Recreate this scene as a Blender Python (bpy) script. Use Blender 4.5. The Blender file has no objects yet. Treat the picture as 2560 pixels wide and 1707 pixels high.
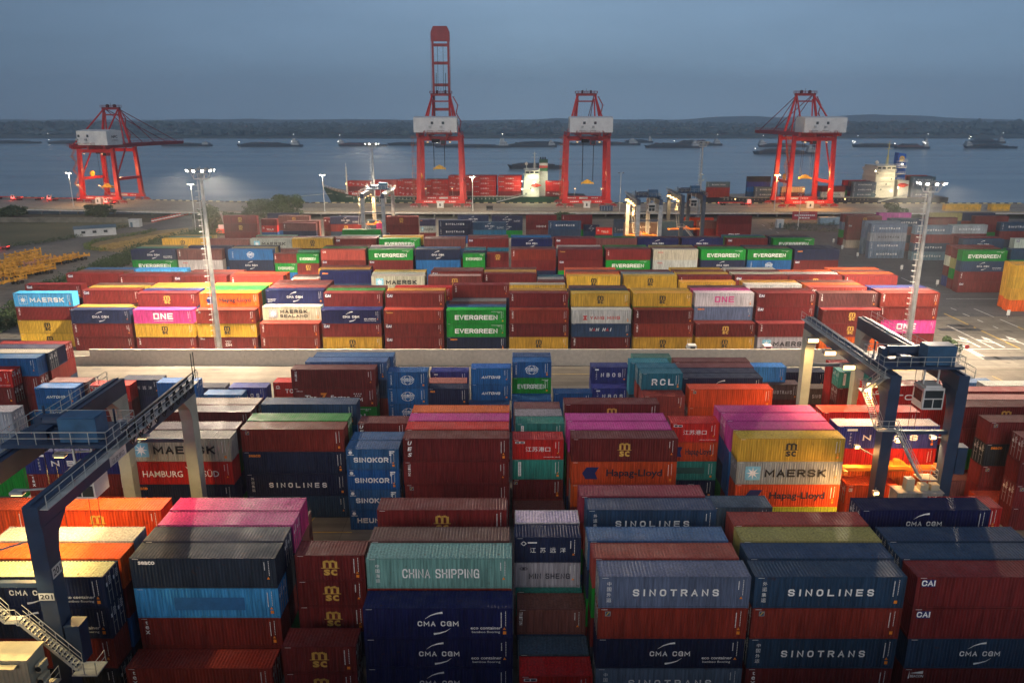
import bpy, math, random
from mathutils import Vector, Matrix
R = math.radians
rnd = random.Random(7)
SC = bpy.context.scene
COL = SC.collection

# ------------------------------------------------------------------ camera
CAM_H, FPX, PITCH = 47.2, 1943.0, math.atan(568 / 1943.0)
cd = bpy.data.cameras.new('camera'); cam = bpy.data.objects.new('camera', cd); COL.objects.link(cam)
cam.location = (0, 0, CAM_H); cam.rotation_euler = (math.pi / 2 - PITCH, 0, 0)
cd.sensor_width = 36; cd.lens = 36 * FPX / 2560; cd.clip_start = 0.5; cd.clip_end = 60000
SC.camera = cam
SC.render.resolution_x, SC.render.resolution_y = 1024, 682
SC.view_settings.view_transform = 'Standard'; SC.view_settings.look = 'None'
SC.view_settings.exposure = 0; SC.view_settings.gamma = 1
SC.cycles.max_bounces = 5; SC.cycles.diffuse_bounces = 2; SC.cycles.glossy_bounces = 2
SC.cycles.transmission_bounces = 2; SC.cycles.volume_bounces = 2; SC.cycles.transparent_max_bounces = 4
SC.cycles.sample_clamp_indirect = 4; SC.cycles.use_adaptive_sampling = True; SC.cycles.adaptive_threshold = 0.02
SC.cycles.use_denoising = True; SC.cycles.caustics_reflective = False; SC.cycles.caustics_refractive = False

# ------------------------------------------------------------------ sky: dusk
SKY = 1.0
HAZE = 0.00027
MASTP = 880000
W = bpy.data.worlds.new('World'); SC.world = W; W.use_nodes = True
nt = W.node_tree; N = nt.nodes; Lk = nt.links
bg = N['Background']
sky = N.new('ShaderNodeTexSky'); sky.sky_type = 'NISHITA'; sky.sun_disc = False
sky.sun_elevation = R(2); sky.sun_rotation = R(200); sky.ozone_density = 6; sky.dust_density = 1; sky.air_density = 1
tc = N.new('ShaderNodeTexCoord'); sx = N.new('ShaderNodeSeparateXYZ'); Lk.new(tc.outputs['Generated'], sx.inputs[0])
rp = N.new('ShaderNodeValToRGB'); Lk.new(sx.outputs['Z'], rp.inputs[0])
e = rp.color_ramp.elements
e[0].position = 0.0; e[0].color = (0.320, 0.475, 0.660, 1)
e[1].position = 1.0; e[1].color = (0.116, 0.156, 0.222, 1)
for p, c in ((0.05, (0.265, 0.402, 0.560, 1)), (0.13, (0.248, 0.365, 0.500, 1)), (0.3, (0.125, 0.175, 0.250, 1)), (0.6, (0.106, 0.146, 0.213, 1))):
    q = e.new(p); q.color = c
nz = N.new('ShaderNodeTexNoise'); nz.inputs['Scale'].default_value = 2.2; nz.inputs['Detail'].default_value = 4
mpg = N.new('ShaderNodeMapping'); mpg.inputs['Scale'].default_value = (1, 1, 5)
Lk.new(tc.outputs['Generated'], mpg.inputs[0]); Lk.new(mpg.outputs[0], nz.inputs[0])
mr = N.new('ShaderNodeMapRange'); mr.inputs[1].default_value = 0.3; mr.inputs[2].default_value = 0.7
mr.inputs[3].default_value = 0.86; mr.inputs[4].default_value = 1.12; Lk.new(nz.outputs[0], mr.inputs[0])
ml = N.new('ShaderNodeMixRGB'); ml.blend_type = 'MULTIPLY'; ml.inputs[0].default_value = 1
Lk.new(rp.outputs[0], ml.inputs[1]); Lk.new(mr.outputs[0], ml.inputs[2])
ad = N.new('ShaderNodeMixRGB'); ad.blend_type = 'ADD'; ad.inputs[0].default_value = 0.05
Lk.new(ml.outputs[0], ad.inputs[1]); Lk.new(sky.outputs[0], ad.inputs[2])
# darker cloud bank to the left
ra = N.new('ShaderNodeValToRGB'); mx = N.new('ShaderNodeMapRange'); mx.inputs[1].default_value = -1; mx.inputs[2].default_value = 1; Lk.new(sx.outputs['X'], mx.inputs[0]); Lk.new(mx.outputs[0], ra.inputs[0])
ea = ra.color_ramp.elements; ea[0].position = 0.20; ea[0].color = (.55, .57, .60, 1); ea[1].position = 0.74; ea[1].color = (.86, .88, .90, 1)
for p, c in ((0.38, (.80, .81, .83, 1)), (0.51, (1.04, 1.03, 1.01, 1))):
    q = ea.new(p); q.color = c
mm = N.new('ShaderNodeMixRGB'); mm.blend_type = 'MULTIPLY'; mm.inputs[0].default_value = 1; Lk.new(ad.outputs[0], mm.inputs[1]); Lk.new(ra.outputs[0], mm.inputs[2])
Lk.new(mm.outputs[0], bg.inputs[0]); bg.inputs[1].default_value = SKY

# soft afterglow behind the camera stands in for the set sun
sd = bpy.data.lights.new('sun', 'SUN'); sd.energy = 1.1; sd.angle = R(28); sd.color = (1.0, 0.90, 0.80)
so = bpy.data.objects.new('sun', sd); COL.objects.link(so); so.rotation_euler = (R(67), 0, R(-10))


def lamp(loc, power, color=(1, 0.86, 0.66), radius=0.4, aim=None, cone=150, blend=0.6):
    d = bpy.data.lights.new('lamp_light', 'SPOT' if aim is not None else 'POINT')
    d.energy = power; d.color = color; d.shadow_soft_size = radius
    o = bpy.data.objects.new('lamp_light', d); COL.objects.link(o); o.location = loc
    if aim is not None:
        d.spot_size = R(cone); d.spot_blend = blend
        o.rotation_euler = (Vector(aim) - Vector(loc)).to_track_quat('-Z', 'Y').to_euler()
    return o


# ------------------------------------------------------------------ picture point -> place
_s, _c = math.sin(PITCH), math.cos(PITCH)
def inv(x, y, z):
    u, v = (x - 1280) / FPX, (y - 853.5) / FPX
    t = (z - CAM_H) / (-_s - v * _c)
    return u * t, t * (_c - v * _s)
def depth(Y, z):
    return Y * _c - (z - CAM_H) * _s
def xat(px, Y, z):
    return (px - 1280) * depth(Y, z) / FPX
def zat(py, Y):
    v = (py - 853.5) / FPX
    return CAM_H + Y * (-_s - v * _c) / (_c - v * _s)


# ------------------------------------------------------------------ materials
MATS = {}
def newmat(name):
    m = bpy.data.materials.new(name); m.use_nodes = True
    return m, m.node_tree, m.node_tree.nodes['Principled BSDF']
def flat(name, col, rough=0.6, metal=0.0, var=0.25, scale=0.8):
    """plain paint or metal with a little uneven wear"""
    if name in MATS: return MATS[name]
    m, t, b = newmat(name)
    g = t.nodes.new('ShaderNodeNewGeometry'); n = t.nodes.new('ShaderNodeTexNoise'); n.inputs['Scale'].default_value = scale; n.inputs['Detail'].default_value = 5
    t.links.new(g.outputs['Position'], n.inputs[0])
    r = t.nodes.new('ShaderNodeMapRange'); r.inputs[1].default_value = 0.3; r.inputs[2].default_value = 0.7; r.inputs[3].default_value = 1 - var; r.inputs[4].default_value = 1 + var
    t.links.new(n.outputs[0], r.inputs[0])
    x = t.nodes.new('ShaderNodeMixRGB'); x.blend_type = 'MULTIPLY'; x.inputs[0].default_value = 1; x.inputs[1].default_value = (*col, 1)
    t.links.new(r.outputs[0], x.inputs[2]); t.links.new(x.outputs[0], b.inputs['Base Color'])
    b.inputs['Roughness'].default_value = rough; b.inputs['Metallic'].default_value = metal
    MATS[name] = m; return m
def glow(name, col, strength):
    if name in MATS: return MATS[name]
    m, t, b = newmat(name)
    b.inputs['Base Color'].default_value = (*col, 1); b.inputs['Emission Color'].default_value = (*col, 1); b.inputs['Emission Strength'].default_value = strength
    MATS[name] = m; return m
def paint(name, dust, rust_amt, attr=False):
    """container paint: colour from the object, with dirt, streaks, rust and dust laid over by position"""
    m, t, b = newmat(name); nd, lk = t.nodes, t.links
    if attr:
        src = nd.new('ShaderNodeVertexColor'); src.layer_name = 'tint'; csock = src.outputs['Color']
    else:
        src = nd.new('ShaderNodeObjectInfo'); csock = src.outputs['Color']
    g = nd.new('ShaderNodeNewGeometry')
    def noise(scale, detail=5, stretch=None):
        n = nd.new('ShaderNodeTexNoise'); n.inputs['Scale'].default_value = scale; n.inputs['Detail'].default_value = detail
        if stretch:
            mp = nd.new('ShaderNodeMapping'); mp.inputs['Scale'].default_value = stretch; lk.new(g.outputs['Position'], mp.inputs[0]); lk.new(mp.outputs[0], n.inputs[0])
        else: lk.new(g.outputs['Position'], n.inputs[0])
        return n.outputs[0]
    def rng(s, a, b_, lo, hi):
        r = nd.new('ShaderNodeMapRange'); r.inputs[1].default_value = a; r.inputs[2].default_value = b_; r.inputs[3].default_value = lo; r.inputs[4].default_value = hi
        lk.new(s, r.inputs[0]); return r.outputs[0]
    def mix(mode, f, a, c):
        x = nd.new('ShaderNodeMixRGB'); x.blend_type = mode
        for k, v in enumerate((f, a, c)):
            if hasattr(v, 'links') or hasattr(v, 'is_linked'): lk.new(v, x.inputs[k])
            else: x.inputs[k].default_value = v if k == 0 else (*v, 1)
        return x.outputs[0]
    c1 = mix('MULTIPLY', 1.0, csock, rng(noise(0.22), 0.3, 0.7, 0.84, 1.14))
    c2 = mix('MULTIPLY', 0.9, c1, rng(noise(1.0, 4, (5.0, 5.0, 0.35)), 0.35, 0.65, 0.62, 1.16))
    c3 = mix('MIX', rng(noise(0.9, 6), 0.45, 0.75, 0.0, dust), c2, (0.30, 0.27, 0.25))
    c4 = mix('MIX', rng(noise(1.7, 8), 0.66, 0.74, 0.0, rust_amt), c3, (0.075, 0.028, 0.014))
    lk.new(c4, b.inputs['Base Color'])
    bp = nd.new('ShaderNodeBump'); bp.inputs['Strength'].default_value = 0.15; bp.inputs['Distance'].default_value = 0.05; lk.new(noise(1.1, 3), bp.inputs['Height']); lk.new(bp.outputs[0], b.inputs['Normal'])
    lk.new(rng(noise(0.8), 0.3, 0.7, 0.42, 0.68), b.inputs['Roughness'])
    b.inputs['Specular IOR Level'].default_value = 0.22
    MATS[name] = m; return m
M_PAINT = paint('container_paint', 0.012, 0.40)
M_ROOF = paint('container_roof_paint', 0.09, 0.55)
M_FAR = paint('container_paint_mixed', 0.02, 0.35, True)
m, t_, b_ = newmat('lettering_paint'); oi = t_.nodes.new('ShaderNodeObjectInfo')
n_ = t_.nodes.new('ShaderNodeTexNoise'); n_.inputs['Scale'].default_value = 1.8; n_.inputs['Detail'].default_value = 6
g_ = t_.nodes.new('ShaderNodeNewGeometry'); t_.links.new(g_.outputs['Position'], n_.inputs[0])
r_ = t_.nodes.new('ShaderNodeMapRange'); r_.inputs[1].default_value = 0.35; r_.inputs[2].default_value = 0.65; r_.inputs[3].default_value = 0.7; r_.inputs[4].default_value = 1.1
x_ = t_.nodes.new('ShaderNodeMixRGB'); x_.blend_type = 'MULTIPLY'; x_.inputs[0].default_value = 1
t_.links.new(n_.outputs[0], r_.inputs[0]); t_.links.new(oi.outputs['Color'], x_.inputs[1]); t_.links.new(r_.outputs[0], x_.inputs[2])
t_.links.new(x_.outputs[0], b_.inputs['Base Color']); b_.inputs['Roughness'].default_value = 0.6
MATS['letter'] = m
INK = {'w': (0.88, 0.88, 0.86), 'k': (0.012, 0.012, 0.014), 'g': (0.62, 0.36, 0.07), 'b': (0.010, 0.018, 0.12), 's': (0.20, 0.50, 0.66), 'p': (0.62, 0.06, 0.25),
       'r': (0.55, 0.03, 0.03), 'o': (0.85, 0.25, 0.02), 'y': (0.75, 0.5, 0.05), 'd': (0.03, 0.06, 0.11), 'f': (0.02, 0.13, 0.33), 'n': (0.010, 0.013, 0.035), 't': (0.03, 0.10, 0.09), 'z': (0.30, 0.32, 0.34)}
def ink(k): return flat('ink_' + k, INK[k], 0.6, 0, 0.15, 2.0)


# ------------------------------------------------------------------ mesh builder
class MB:
    def __init__(s): s.v = []; s.f = []; s.m = []; s.cur = 0
    def add(s, vs, fs):
        b = len(s.v); s.v.extend(vs)
        for f in fs: s.f.append(tuple(b + i for i in f)); s.m.append(s.cur)
        return s
    def bx(s, x0, x1, y0, y1, z0, z1):
        return s.add([(x0, y0, z0), (x1, y0, z0), (x1, y1, z0), (x0, y1, z0), (x0, y0, z1), (x1, y0, z1), (x1, y1, z1), (x0, y1, z1)],
                     [(0, 3, 2, 1), (4, 5, 6, 7), (0, 1, 5, 4), (1, 2, 6, 5), (2, 3, 7, 6), (3, 0, 4, 7)])
    def bar(s, p, q, w, h=None, w2=None, h2=None):
        p, q = Vector(p), Vector(q); d = q - p
        if d.length < 1e-6: return s
        h = w if h is None else h; w2 = w if w2 is None else w2; h2 = h if h2 is None else h2
        d.normalize(); up = Vector((0, 0, 1)) if abs(d.z) < 0.99 else Vector((0, 1, 0))
        a = d.cross(up).normalized(); b = a.cross(d).normalized()
        vs = []
        for c, ww, hh in ((p, w, h), (q, w2, h2)):
            for i, j in ((-1, -1), (1, -1), (1, 1), (-1, 1)): vs.append(tuple(c + a * i * ww / 2 + b * j * hh / 2))
        return s.add(vs, [(3, 2, 1, 0), (4, 5, 6, 7), (0, 1, 5, 4), (1, 2, 6, 5), (2, 3, 7, 6), (3, 0, 4, 7)])
    def tube(s, p, q, r, n=6, r2=None):
        p, q = Vector(p), Vector(q); d = q - p
        if d.length < 1e-6: return s
        r2 = r if r2 is None else r2
        d.normalize(); up = Vector((0, 0, 1)) if abs(d.z) < 0.99 else Vector((0, 1, 0))
        a = d.cross(up).normalized(); b = a.cross(d).normalized(); vs = []
        for c, rr in ((p, r), (q, r2)):
            for i in range(n):
                t = 2 * math.pi * i / n; vs.append(tuple(c + a * rr * math.cos(t) + b * rr * math.sin(t)))
        fs = [(i, (i + 1) % n, n + (i + 1) % n, n + i) for i in range(n)]
        fs += [tuple(range(n - 1, -1, -1)), tuple(range(n, 2 * n))]
        return s.add(vs, fs)
    def path(s, pts, r, n=5):
        for a, b in zip(pts, pts[1:]): s.tube(a, b, r, n)
        return s
    def poly(s, pts, h, axis='y', at=0):
        """closed 2-D outline given thickness h along axis"""
        n = len(pts); vs = []
        for a in (at, at + h):
            for x, z in pts: vs.append({'y': (x, a, z), 'x': (a, x, z), 'z': (x, z, a)}[axis])
        return s.add(vs, [tuple(range(n)), tuple(range(2 * n - 1, n - 1, -1))] + [(i, n + i, n + (i + 1) % n, (i + 1) % n) for i in range(n)])
    def rail(s, pts, h=1.1, r=0.035, posts=2.0, mid=True):
        """hand rail along a polyline of floor points"""
        for a, b in zip(pts, pts[1:]):
            a, b = Vector(a), Vector(b); u = Vector((0, 0, h)); L = (b - a).length; k = max(1, round(L / posts))
            s.tube(a + u, b + u, r, 4)
            if mid: s.tube(a + u * .5, b + u * .5, r * .8, 4)
            for i in range(k + 1): c = a.lerp(b, i / k); s.tube(c, c + u, r, 4)
        return s
    def mesh(s, name, mats):
        me = bpy.data.meshes.new(name); me.from_pydata(s.v, [], s.f)
        for mm in mats: me.materials.append(mm)
        if len(mats) > 1: me.polygons.foreach_set('material_index', s.m)
        me.update(); return me
    def build(s, name, mats, parent=None, loc=None, rz=None):
        if not isinstance(mats, (list, tuple)): mats = [mats]
        return put(name, s.mesh(name, mats), parent, loc, rz)
def put(name, me, parent=None, loc=None, rz=None, color=None):
    o = bpy.data.objects.new(name, me); COL.objects.link(o)
    if parent is not None: o.parent = parent
    if loc is not None: o.location = loc
    if rz is not None: o.rotation_euler = (0, 0, rz)
    if color is not None: o.color = (*color, 1)
    return o
def tag(o, label=None, cat=None, group=None, kind=None):
    for k, v in (('label', label), ('category', cat), ('group', group), ('kind', kind)):
        if v: o[k] = v
    return o
def thing(name, label, cat, loc=(0, 0, 0), rz=0, group=None):
    o = bpy.data.objects.new(name, None); COL.objects.link(o); o.empty_display_size = 0.5
    o.location = loc; o.rotation_euler = (0, 0, rz)
    return tag(o, label, cat, group)
def copy_tree(o, parent=None):
    c = o.copy(); COL.objects.link(c); c.parent = parent
    for ch in list(o.children): copy_tree(ch, c)
    return c

_TX = {}
def text_geo(body, bold=0.0):
    """triangles of a line of lettering, height 1, from the built-in font"""
    k = (body, bold)
    if k in _TX: return _TX[k]
    cu = bpy.data.curves.new('lettering', 'FONT'); cu.body = body; cu.offset = bold; cu.size = 1; cu.resolution_u = 2
    o = bpy.data.objects.new('lettering', cu); COL.objects.link(o)
    me = bpy.data.meshes.new_from_object(o.evaluated_get(bpy.context.evaluated_depsgraph_get()))
    vs = [tuple(v.co) for v in me.vertices]; fs = [tuple(p.vertices) for p in me.polygons]
    bpy.data.objects.remove(o); bpy.data.curves.remove(cu); bpy.data.meshes.remove(me)
    _TX[k] = (vs, fs); return _TX[k]
def write(mb, body, x, z, h=None, w=None, bold=0.0, align='c', y=0.0, shear=0.0, space=None, tf=None):
    """lettering in the x-z plane; fits cap height h and, if given, width w"""
    if space:  # letters set apart
        n = len(body); wd = w / (n + (n - 1) * space)
        for i, ch in enumerate(body):
            if ch != ' ': write(mb, ch, x - w / 2 + wd * (i * (1 + space) + .5), z, h, wd * (0.45 if ch == 'I' else 1), bold, 'c', y, shear, None, tf)
        return
    vs, fs = text_geo(body, bold)
    if not vs: return
    x0 = min(v[0] for v in vs); x1 = max(v[0] for v in vs); z0 = min(v[1] for v in vs); z1 = max(v[1] for v in vs)
    sz = h / (z1 - z0); sx_ = w / (x1 - x0) if w else sz
    ox = {'c': -(x0 + x1) / 2, 'l': -x0, 'r': -x1}[align]
    out = []
    for v in vs:
        a = (v[0] + ox) * sx_; b = (v[1] - (z0 + z1) / 2) * sz
        p = (x + a + shear * b, y, z + b)
        out.append(tf(p) if tf else p)
    mb.add(out, fs)

GL = {}
def _g(ch, *pl): GL[ch] = pl
_O = [(.28, 0), (.72, 0), (.93, .12), (1, .35), (1, .65), (.93, .88), (.72, 1), (.28, 1), (.07, .88), (0, .65), (0, .35), (.07, .12), (.28, 0)]
_g('A', [(0, 0), (.5, 1), (1, 0)], [(.2, .33), (.8, .33)]); _g('B', [(0, 0), (0, 1), (.7, 1), (.93, .88), (.93, .64), (.7, .53), (0, .53)], [(.7, .53), (1, .4), (1, .14), (.75, 0), (0, 0)])
_g('C', [(1, .74), (.93, .9), (.72, 1), (.28, 1), (.07, .88), (0, .65), (0, .35), (.07, .12), (.28, 0), (.72, 0), (.93, .1), (1, .26)]); _g('D', [(0, 0), (0, 1), (.65, 1), (.93, .85), (1, .6), (1, .4), (.93, .15), (.65, 0), (0, 0)])
_g('E', [(1, 1), (0, 1), (0, 0), (1, 0)], [(0, .52), (.9, .52)]); _g('G', [(1, .74), (.93, .9), (.72, 1), (.28, 1), (.07, .88), (0, .65), (0, .35), (.07, .12), (.28, 0), (1, 0), (1, .47), (.55, .47)])
_g('H', [(0, 0), (0, 1)], [(1, 0), (1, 1)], [(0, .52), (1, .52)]); _g('I', [(.5, 0), (.5, 1)]); _g('J', [(.9, 1), (.9, .2), (.7, 0), (.2, 0), (0, .2)]); _g('K', [(0, 0), (0, 1)], [(1, 1), (.05, .45)], [(.3, .62), (1, 0)]); _g('L', [(0, 1), (0, 0), (1, 0)])
_g('M', [(0, 0), (0, 1), (.5, .3), (1, 1), (1, 0)]); _g('N', [(0, 0), (0, 1), (1, 0), (1, 1)]); _g('O', _O); _g('P', [(0, 0), (0, 1), (.75, 1), (1, .86), (1, .6), (.75, .45), (0, .45)])
_g('R', [(0, 0), (0, 1), (.75, 1), (1, .86), (1, .62), (.75, .48), (0, .48)], [(.55, .48), (1, 0)]); _g('S', [(.97, .8), (.8, 1), (.2, 1), (.02, .86), (.02, .66), (.2, .54), (.8, .46), (.98, .34), (.98, .14), (.8, 0), (.2, 0), (.03, .2)])
_g('T', [(0, 1), (1, 1)], [(.5, 1), (.5, 0)]); _g('U', [(0, 1), (0, .2), (.15, 0), (.85, 0), (1, .2), (1, 1)]); _g('V', [(0, 1), (.5, 0), (1, 1)]); _g('W', [(0, 1), (.25, 0), (.5, .75), (.75, 0), (1, 1)]); _g('X', [(0, 0), (1, 1)], [(0, 1), (1, 0)])
_g('Y', [(0, 1), (.5, .45), (1, 1)], [(.5, .45), (.5, 0)]); _g('Z', [(0, 1), (1, 1), (0, 0), (1, 0)])
def block(mb, body, x, z, h, w, t=.2, y=0.0, gap=.28, shear=0.0):
    """heavy capitals built from strokes: height h, whole width w, stroke t of the height"""
    wd = [(.30 if c == 'I' else .55 if c == ' ' else 1.22 if c in 'MW' else 1.0) for c in body]; tot = sum(wd) + gap * (len(body) - 1); k = w / tot; cx = x - w / 2; T = min(t * h, .245 * k)
    for c, ww in zip(body, wd):
        if c != ' ':
            W_ = ww * k
            for pl in GL[c]:
                pts = [(cx + T / 2 + u * (W_ - T) if c != 'I' else cx + W_ / 2, z - h / 2 + T / 2 + v * (h - T)) for u, v in pl]; pts = [(a + shear * (b - z), b) for a, b in pts]; n = len(pts); L_ = []
                for i in range(n):   # mitred ribbon
                    p0, p1, p2 = pts[max(0, i - 1)], pts[i], pts[min(n - 1, i + 1)]
                    if n > 2 and pts[0] == pts[-1]:
                        if i == 0: p0 = pts[-2]
                        if i == n - 1: p2 = pts[1]
                    d1 = Vector((p1[0] - p0[0], p1[1] - p0[1])); d2 = Vector((p2[0] - p1[0], p2[1] - p1[1]))
                    d1 = d1.normalized() if d1.length > 1e-9 else d2.normalized(); d2 = d2.normalized() if d2.length > 1e-9 else d1
                    nn = Vector((-d1.y - d2.y, d1.x + d2.x)); nn = nn.normalized() if nn.length > 1e-6 else Vector((-d1.y, d1.x)); m_ = min(1.6, 1 / max(.5, nn.dot(Vector((-d1.y, d1.x)))))
                    e0 = d1 * (-T / 2) if i == 0 and p0 == p1 else (d2 * (T / 2) if i == n - 1 and p2 == p1 else Vector((0, 0)))
                    q1 = Vector(p1) + e0
                    L_.append((q1 + nn * T / 2 * m_, q1 - nn * T / 2 * m_))
                b = len(mb.v)
                for a, c2 in L_: mb.v += [(a.x, y, a.y), (c2.x, y, c2.y)]
                for i in range(n - 1): mb.f.append((b + 2 * i, b + 2 * i + 1, b + 2 * i + 3, b + 2 * i + 2)); mb.m.append(mb.cur)
        cx += (ww + gap) * k
# ------------------------------------------------------------------ shipping containers
HUE = {  # colour, words
 'm': ((.165, .020, .020), 'maroon'), 'mb': ((.165, .060, .055), 'dull maroon'), 'b': ((.225, .030, .021), 'brown-red'), 'rb': ((.34, .060, .048), 'brick-red'),
 'r': ((.52, .022, .018), 'bright red'), 'o': ((.76, .13, .018), 'orange'), 'or': ((.62, .075, .018), 'orange-red'), 'y': ((.64, .38, .045), 'yellow'),
 'y2': ((.36, .30, .10), 'olive-yellow'), 'n': ((.015, .024, .068), 'navy'), 'n2': ((.024, .056, .118), 'slate-blue'), 'n3': ((.011, .015, .078), 'deep navy'),
 'nb': ((.028, .040, .21), 'royal blue'), 'B': ((.016, .115, .33), 'blue'), 'Bk': ((.030, .115, .27), 'dusty blue'), 'B2': ((.050, .125, .30), 'faded blue'),
 'l': ((.07, .38, .72), 'light blue'), 'lb': ((.06, .28, .64), 'sky-blue'), 'g': ((.010, .25, .030), 'green'), 'G': ((.30, .32, .36), 'grey'),
 'k': ((.135, .195, .285), 'blue-grey'), 'kb': ((.085, .125, .17), 'dark slate'), 't': ((.035, .26, .22), 'teal'), 'tc': ((.18, .42, .36), 'pale teal'),
 'tb': ((.020, .150, .24), 'petrol-blue'), 'tg': ((.08, .24, .17), 'grey-green'), 'P': ((.64, .06, .27), 'pink'), 'P2': ((.55, .045, .30), 'magenta'),
 'cr': ((.30, .030, .060), 'crimson'), 'w': ((.58, .57, .53), 'white'), 'wd': ((.52, .46, .36), 'stained cream'), 'kw': ((.42, .42, .42), 'pale grey'),
 'yg': ((.40, .43, .05), 'yellow-green'), 'br': ((.16, .11, .09), 'brown'), 'pk': ((.62, .20, .16), 'salmon'), 'cm': ((.64, .52, .30), 'cream'),
 'mw': ((.150, .030, .028), 'maroon'), 'd': ((.020, .024, .034), 'near-black'), 'dn': ((.030, .042, .065), 'dark grey-blue'), 'yw': ((.64, .38, .045), 'yellow')}
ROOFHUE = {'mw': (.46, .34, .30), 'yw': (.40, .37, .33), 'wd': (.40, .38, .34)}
CW = 2.438
DIM = {'40': (12.19, 2.896), '20': (6.06, 2.591)}

def corr(mb, L, z0, z1, n, d0, d1):
    """pressed ribs over length L, in the plane y = d0 .. d1, facing -y"""
    p = L / n; xs = []
    for i in range(n):
        a = -L / 2 + i * p
        xs += [(a, d0), (a + p * .32, d0), (a + p * .5, d1), (a + p * .82, d1)]
    xs.append((L / 2, d0)); b = len(mb.v)
    for x, y in xs: mb.v += [(x, y, z0), (x, y, z1)]
    for i in range(len(xs) - 1): mb.f.append((b + 2 * i, b + 2 * i + 2, b + 2 * i + 3, b + 2 * i + 1)); mb.m.append(mb.cur)
PARTS = {}
def part_meshes(T):
    L, H = DIM[T]; hw = CW / 2; P = {}
    f = MB()
    for x in (-L / 2, L / 2 - .16):
        for y in (-hw, hw - .10): f.bx(x, x + .16, y, y + .10, .17, H - .12)
    for y in (-hw, hw - .09): f.bx(-L / 2 + .18, L / 2 - .18, y, y + .09, .02, .17); f.bx(-L / 2 + .18, L / 2 - .18, y, y + .09, H - .12, H - .012)
    for x in (-L / 2, L / 2 - .12): f.bx(x, x + .12, -hw + .12, hw - .12, .02, .17); f.bx(x, x + .12, -hw + .12, hw - .12, H - .13, H - .015)
    for x in (-L / 2 - .006, L / 2 - .174):
        for y in (-hw - .006, hw - .156):
            for z in (0, H - .118): f.bx(x, x + .18, y, y + .162, z, z + .118)
    f.bx(-L / 2 + .13, L / 2 - .13, -hw + .1, hw - .1, .10, .16)
    P['frame'] = f.mesh('frame', [M_PAINT])
    s = MB(); corr(s, L - .32, .165, H - .115, 42 if T == '40' else 20, -hw + .018, -hw + .072); P['side_panel'] = s.mesh('side_panel', [M_PAINT])
    s = MB(); corr(s, L - .22, -hw + .08, hw - .08, 42 if T == '40' else 21, 0, .045)
    s.v = [(x, z, H - .012 - y) for x, y, z in s.v]; P['roof'] = s.mesh('roof', [M_ROOF])
    s = MB(); corr(s, CW - .2, .16, H - .12, 9, 0, .04); s.v = [(L / 2 - .03 - y, x, z) for x, y, z in s.v]; P['end_panel'] = s.mesh('end_panel', [M_PAINT])
    for k, y0, y1 in (('door', -hw + .105, -.006), ('door2', .006, hw - .105)):
        s = MB(); X = L / 2 - .02
        s.bx(X - .04, X, y0, y1, .18, H - .135)
        for a in range(4):  # raised pressings
            z = .32 + a * (H - .6) / 4; s.bx(X, X + .016, y0 + .06, y1 - .06, z, z + (H - .6) / 4 - .16)
        s.cur = 1; w = y1 - y0
        for i in range(5): s.bx(X + .017, X + .021, y0 + w * .52, y0 + w * (.8 + .1 * (i % 2)), H * (.84 - i * .055), H * (.84 - i * .055) + .06)
        s.bx(X + .017, X + .021, y0 + w * .15, y0 + w * .38, H * .62, H * .74)
        P[k] = s.mesh('door', [M_PAINT, ink('w')])
        s = MB()
        for t in (.3, .78):
            y = y0 + w * t; s.tube((X + .045, y, .12), (X + .045, y, H - .1), .022, 5)
            s.bx(X + .03, X + .06, y - .03, y + .22 * (1 if t < .5 else -1), H * .42, H * .42 + .05)
        P[k + '_rod'] = s.mesh('lock_rod', [flat('zinc', (.42, .42, .40), .45, .6)])
    for v in range(3):
        q = MB(); y = -hw - .004; u = L / 12.19; x = L / 2 - .55
        for i in range(9): q.bx(x - .05, x, y - .004, y, H * .90 - i * .16 - .10, H * .90 - i * .16)
        for i in range(11 if v != 1 else 6): q.bx(x - .42, x - .35, y - .004, y, H * .86 - i * .13 - .09, H * .86 - i * .13)
        q.bx(-L / 2 + .25, -L / 2 + .75, y - .004, y, H * .955, H * .965)
        q.cur = 1
        if v != 2: q.poly([(x - .26, H * .30), (x, H * .30), (x - .13, H * .38)], .004, 'y', y - .004)
        if v != 1: q.bx(x - .24, x + .02, y - .004, y, H * .15, H * .25)
        P['marks%d' % v] = q.mesh('markings', [ink('w'), ink('o')])
    return P

# --- lettering by livery: (words for labels, function(mb, L, H)) ; slots are inks
def ell(cx, cz, rx, rz, a0, a1, n=14): return [(cx + rx * math.cos(R(a0 + (a1 - a0) * i / n)), cz + rz * math.sin(R(a0 + (a1 - a0) * i / n))) for i in range(n + 1)]
def stroke(mb, pts, w, y):
    n = len(pts)
    for i in range(n - 1):
        (x0, z0), (x1, z1) = pts[i], pts[i + 1]; d = math.hypot(x1 - x0, z1 - z0) or 1; w0 = w(i / (n - 1)) if callable(w) else w; w1 = w((i + 1) / (n - 1)) if callable(w) else w
        ax, az = -(z1 - z0) / d / 2, (x1 - x0) / d / 2
        mb.add([(x0 + ax * w0, y, z0 + az * w0), (x0 - ax * w0, y, z0 - az * w0), (x1 - ax * w1, y, z1 - az * w1), (x1 + ax * w1, y, z1 + az * w1)], [(0, 1, 2, 3)])
def rect(mb, x0, x1, z0, z1, y): mb.add([(x0, y, z0), (x1, y, z0), (x1, y, z1), (x0, y, z1)], [(0, 1, 2, 3)])
def fan(mb, pts, y):
    n = len(pts); mb.add([(x, y, z) for x, z in pts], [tuple(range(n))])
def column(mb, s, x, zt, zb, h, y, bold=0):
    for i, ch in enumerate(s): write(mb, ch, x, zt + (zb - zt) * (i + .5) / len(s), h, None, bold, y=y)
LOGO = {}
def logo(code, inks, words):
    def deco(fn): LOGO[code] = (inks, words, fn); return fn
    return deco
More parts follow.
